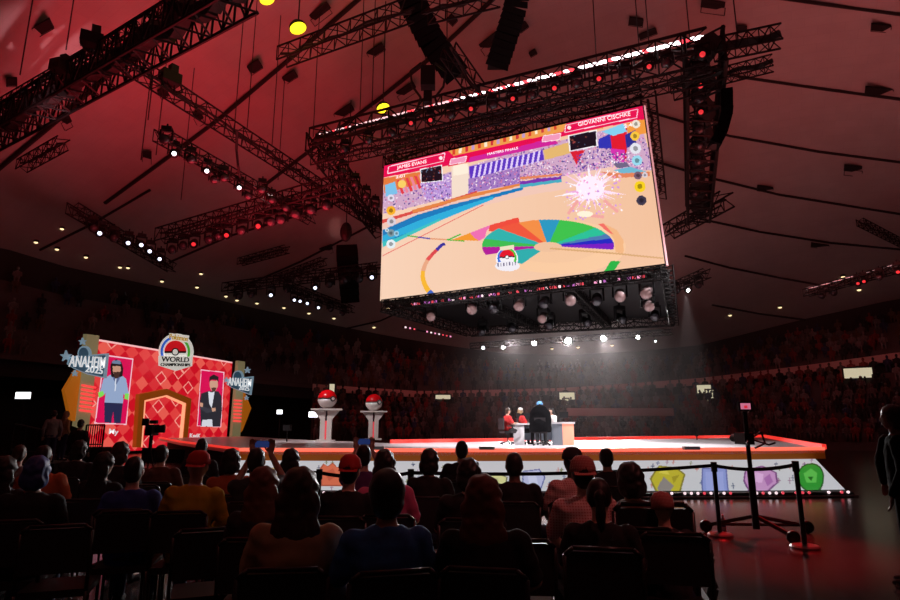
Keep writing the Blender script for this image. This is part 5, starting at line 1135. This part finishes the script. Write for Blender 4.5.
# ================================================================= STANCHIONS, CAMERAS
stm = mat('stanchion_black', (.02, .02, .022), .35, .5); beltm = mat('belt_black', (.012, .012, .014), .7)
posts = []
for (ub, vb, ut, vt, lab) in ((720, 534, 713, 462, 'black belt stanchion beside the water bottle'), (805, 546, 799, 461, 'black belt stanchion nearest the right, round heavy base'), (411, 0, 411, 463, 'black belt stanchion right of the raised phone'), (320, 0, 320, 460, 'black belt stanchion left of the orange badge'),):
    if vb: b_ = onz(ub, vb, .03)
    else: b_ = ony(ut, vt, 8.6); b_.z = 0
    t = empty('belt_stanchion', (b_.x, b_.y, 0), label=lab, cat='stanchion', group='black belt stanchions'); h = 1.0
    if vb:
        h = ony(ut, vt, b_.y).z
    MB().lathe([(.18, 0), (.18, .025), (.16, .045), (.03, .06)], 24).build('base', mat('stanchion_base', (.25, .23, .23), .3, .7), t)
    MB().tube((0, 0, .05), (0, 0, h-.12), .032, None, 12).build('post', stm, t); MB().tube((0, 0, h-.14), (0, 0, h), .045, None, 12).build('belt_head', stm, t)
    posts.append(Vector((b_.x, b_.y, h-.05)))
P = sorted(posts, key=lambda q: q.x); 
for i, (a, c) in enumerate(zip(P, P[1:])):
    mb = MB(); n = 10
    for k in range(n):
        q0, q1 = a.lerp(c, k/n), a.lerp(c, (k+1)/n); s0, s1_ = [-.06*4*f*(1-f) for f in (k/n, (k+1)/n)]
        mb.prism([q0+UP*(s0+.025), q1+UP*(s1_+.025), q1+UP*(s1_-.025), q0+UP*(s0-.025)], (0, .004, 0))
    mb.build('barrier_belt', beltm, label='black barrier belt strung %s' % ('between the two left stanchions', 'across the middle of the picture', 'between the two right stanchions')[i], cat='belt', group='black barrier belts')
q = P[0]; MB().prism([q+UP*.025, q+Vector((-2.6, .9, .0)), q+Vector((-2.6, .9, -.05)), q-UP*.025], (0, .004, 0)).build('barrier_belt', beltm, label='black barrier belt leaving the leftmost stanchion to the left', cat='belt', group='black barrier belts')
# water bottle
b_ = onz(722.5, 530, .0); t = empty('water_bottle', (b_.x, b_.y-.05, .0), label='clear water bottle standing by a stanchion base', cat='bottle')
gl = mat('bottle_plastic', (.5, .52, .6), .1); MB().lathe([(.034, 0), (.036, .02), (.036, .14), (.03, .17), (.013, .2), (.013, .215)], 16).build('bottle_body', gl, t, True); MB().tube((0, 0, .215), (0, 0, .235), .016, None, 12).build('bottle_cap', CL['white'], t); MB().lathe([(.0368, .06), (.0368, .12)], 16).build('bottle_label', CL['royal'], t)
# studio camera on dolly at right
b_ = onz(757, 534, .05); Yc = b_.y; t = empty('pedestal_camera', (b_.x, b_.y, 0), label='tall pedestal camera with small lit monitor at right', cat='camera')
H1 = ony(752, 470, Yc).z; H2 = ony(753, 405, Yc).z
MB().tube((0, 0, .12), (0, 0, H1), .05, None, 12).build('lower_column', BLK, t); MB().tube((0, 0, H1), (0, 0, H2-.1), .032, None, 10).build('upper_column', BLK, t)
for a, c in (((0, 0, .3), (.95, .35, .1)), ((0, 0, .3), (-.55, .45, .1)), ((0, 0, .3), (.25, -.5, .1))):
    MB().tube(a, c, .03).build('dolly_leg', BLK, t)
MB().tube((.95, .35, .12), (-.55, .45, .12), .025).build('dolly_brace', BLK, t)
for c in ((.95, .35), (-.55, .45), (.25, -.5)): MB().lathe([(.06, -.025), (.09, -.02), (.09, .02), (.06, .025)], 16, (c[0], c[1], .09), Matrix.Rotation(rad(90), 3, 'X')).build('wheel', BLK, t, True)
hc_ = ony(753, 440, Yc).z; MB().box((0, .1, hc_+.02), (.14, .34, .17)).build('camera_body', BLK, t); MB().tube((0, .26, hc_+.02), (0, .45, hc_+.02), .05, .06, 14).build('camera_lens', BLK, t)
for s in (-1, 1): MB().path([(s*.05, -.1, hc_), (s*.16, -.3, hc_-.06), (s*.2, -.4, hc_-.03)], .013, 6).build('pan_handle', BLK, t)
MB().path([(.05, 0, hc_+.02), (.22, 0, hc_+.12), (.26, 0, hc_-.05), (.1, 0, hc_-.12)], .014, 6).build('cable_loop', CAB, t)
MB().box((0, -.02, H2-.02), (.2, .05, .14)).build('monitor_case', BLK, t); MB().box((0, -.05, H2-.02), (.15, .005, .09)).build('monitor_screen', mat('viewfinder', (.1, .05, .08), .3, emit=srgb(215, 120, 150), es=.8), t)
MB().box((0, -.054, H2-.03), (.05, .004, .04)).build('monitor_image', mat('viewfinder_red', (.3, .02, .02), .3, emit=srgb(220, 40, 60), es=.9), t)
# broadcast camera at left in front of the portal
p = ony(152, 430, 17); t = empty('broadcast_camera', (p.x, p.y, 0), label='dark broadcast camera on a support before the gold portal', cat='camera'); t.scale = (.62, .62, 1)
MB().box((0, 0, p.z), (.3, .7, .3)).build('camera_body', BLK, t); MB().tube((.15, 0, p.z+.02), (.55, .05, p.z+.04), .09, .12, 14).build('camera_lens', BLK, t); MB().box((-.3, -.05, p.z+.22), (.26, .16, .2)).build('viewfinder', BLK, t); MB().box((.05, 0, p.z+.22), (.3, .2, .1)).build('top_handle', BLK, t)
MB().tube((0, 0, p.z-.15), (0, 0, .9), .08, None, 10).build('column', BLK, t)
for a in (0, 2.1, 4.2): MB().tube((0, 0, .95), (.45*math.cos(a), .45*math.sin(a), .02), .03).build('tripod_leg', BLK, t)
# two small camera rigs on the far stage edge, stage microphones
for u, v, lab in ((287, 428, 'small remote camera at the rear left stage edge'), (697, 431, 'small remote camera on the far stage rim')):
    p = ony(u, v+8, 27 if u < 400 else 30); t = empty('remote_camera', (p.x, p.y, ST), label=lab, cat='camera', group='remote cameras on the stage'); k = 1 if u < 400 else .35
    MB().tube((0, 0, 0), (0, 0, .5*k), .03).build('stand', BLK, t); MB().box((0, 0, .6*k), (.3*k, .4*k, .25*k)).build('camera_body', BLK, t)
# bright work-light panels at the far left
wl = mat('worklight', (.8, .8, .8), .4, emit=(.9, .95, 1), es=3)
for u, v, Y, w_, h_, lab in ((24, 395.5, 30, .75, .32, 'bright white panel lamp at the far left'), (280, 412, 33, .3, .22, 'small bright lamp left of the podiums'), (313.5, 414.5, 34, .5, .3, 'bright twin lamp behind the left podium')):
    p = ony(u, v, Y); t = empty('work_light', (p.x, p.y, 0), label=lab, cat='lamp', group='bright work lights'); MB().box((0, 0, p.z), (w_+.06, .12, h_+.06)).build('lamp_housing', BLK, t)
    MB().box((0, -.07, p.z), (w_, .02, h_)).build('lamp_face', wl, t); MB().tube((0, .05, 0), (0, .05, p.z), .03).build('stand', BLK, t)

# ================================================================= HAZE (hangs in the bowl beyond the screen and under the small beam truss)
def haze(nm, lo, hi, dens, lab):
    m_ = bpy.data.materials.new('haze_air'); m_.use_nodes = True; nt = m_.node_tree; nt.nodes.clear()
    o_ = nt.nodes.new('ShaderNodeOutputMaterial'); v_ = nt.nodes.new('ShaderNodeVolumeScatter'); v_.inputs['Density'].default_value = dens; v_.inputs['Anisotropy'].default_value = .35; v_.inputs['Color'].default_value = (.9, .8, .8, 1)
    nt.links.new(v_.outputs[0], o_.inputs['Volume'])
    o = MB().box([(a+b)/2 for a, b in zip(lo, hi)], [b-a for a, b in zip(lo, hi)]).build(nm, m_, label=lab, cat='haze', kind='stuff'); return o
haze('haze', (-2, 30, .95), (24, 50, 10.3), .0042, 'thin theatrical haze in the bowl beyond the stage')
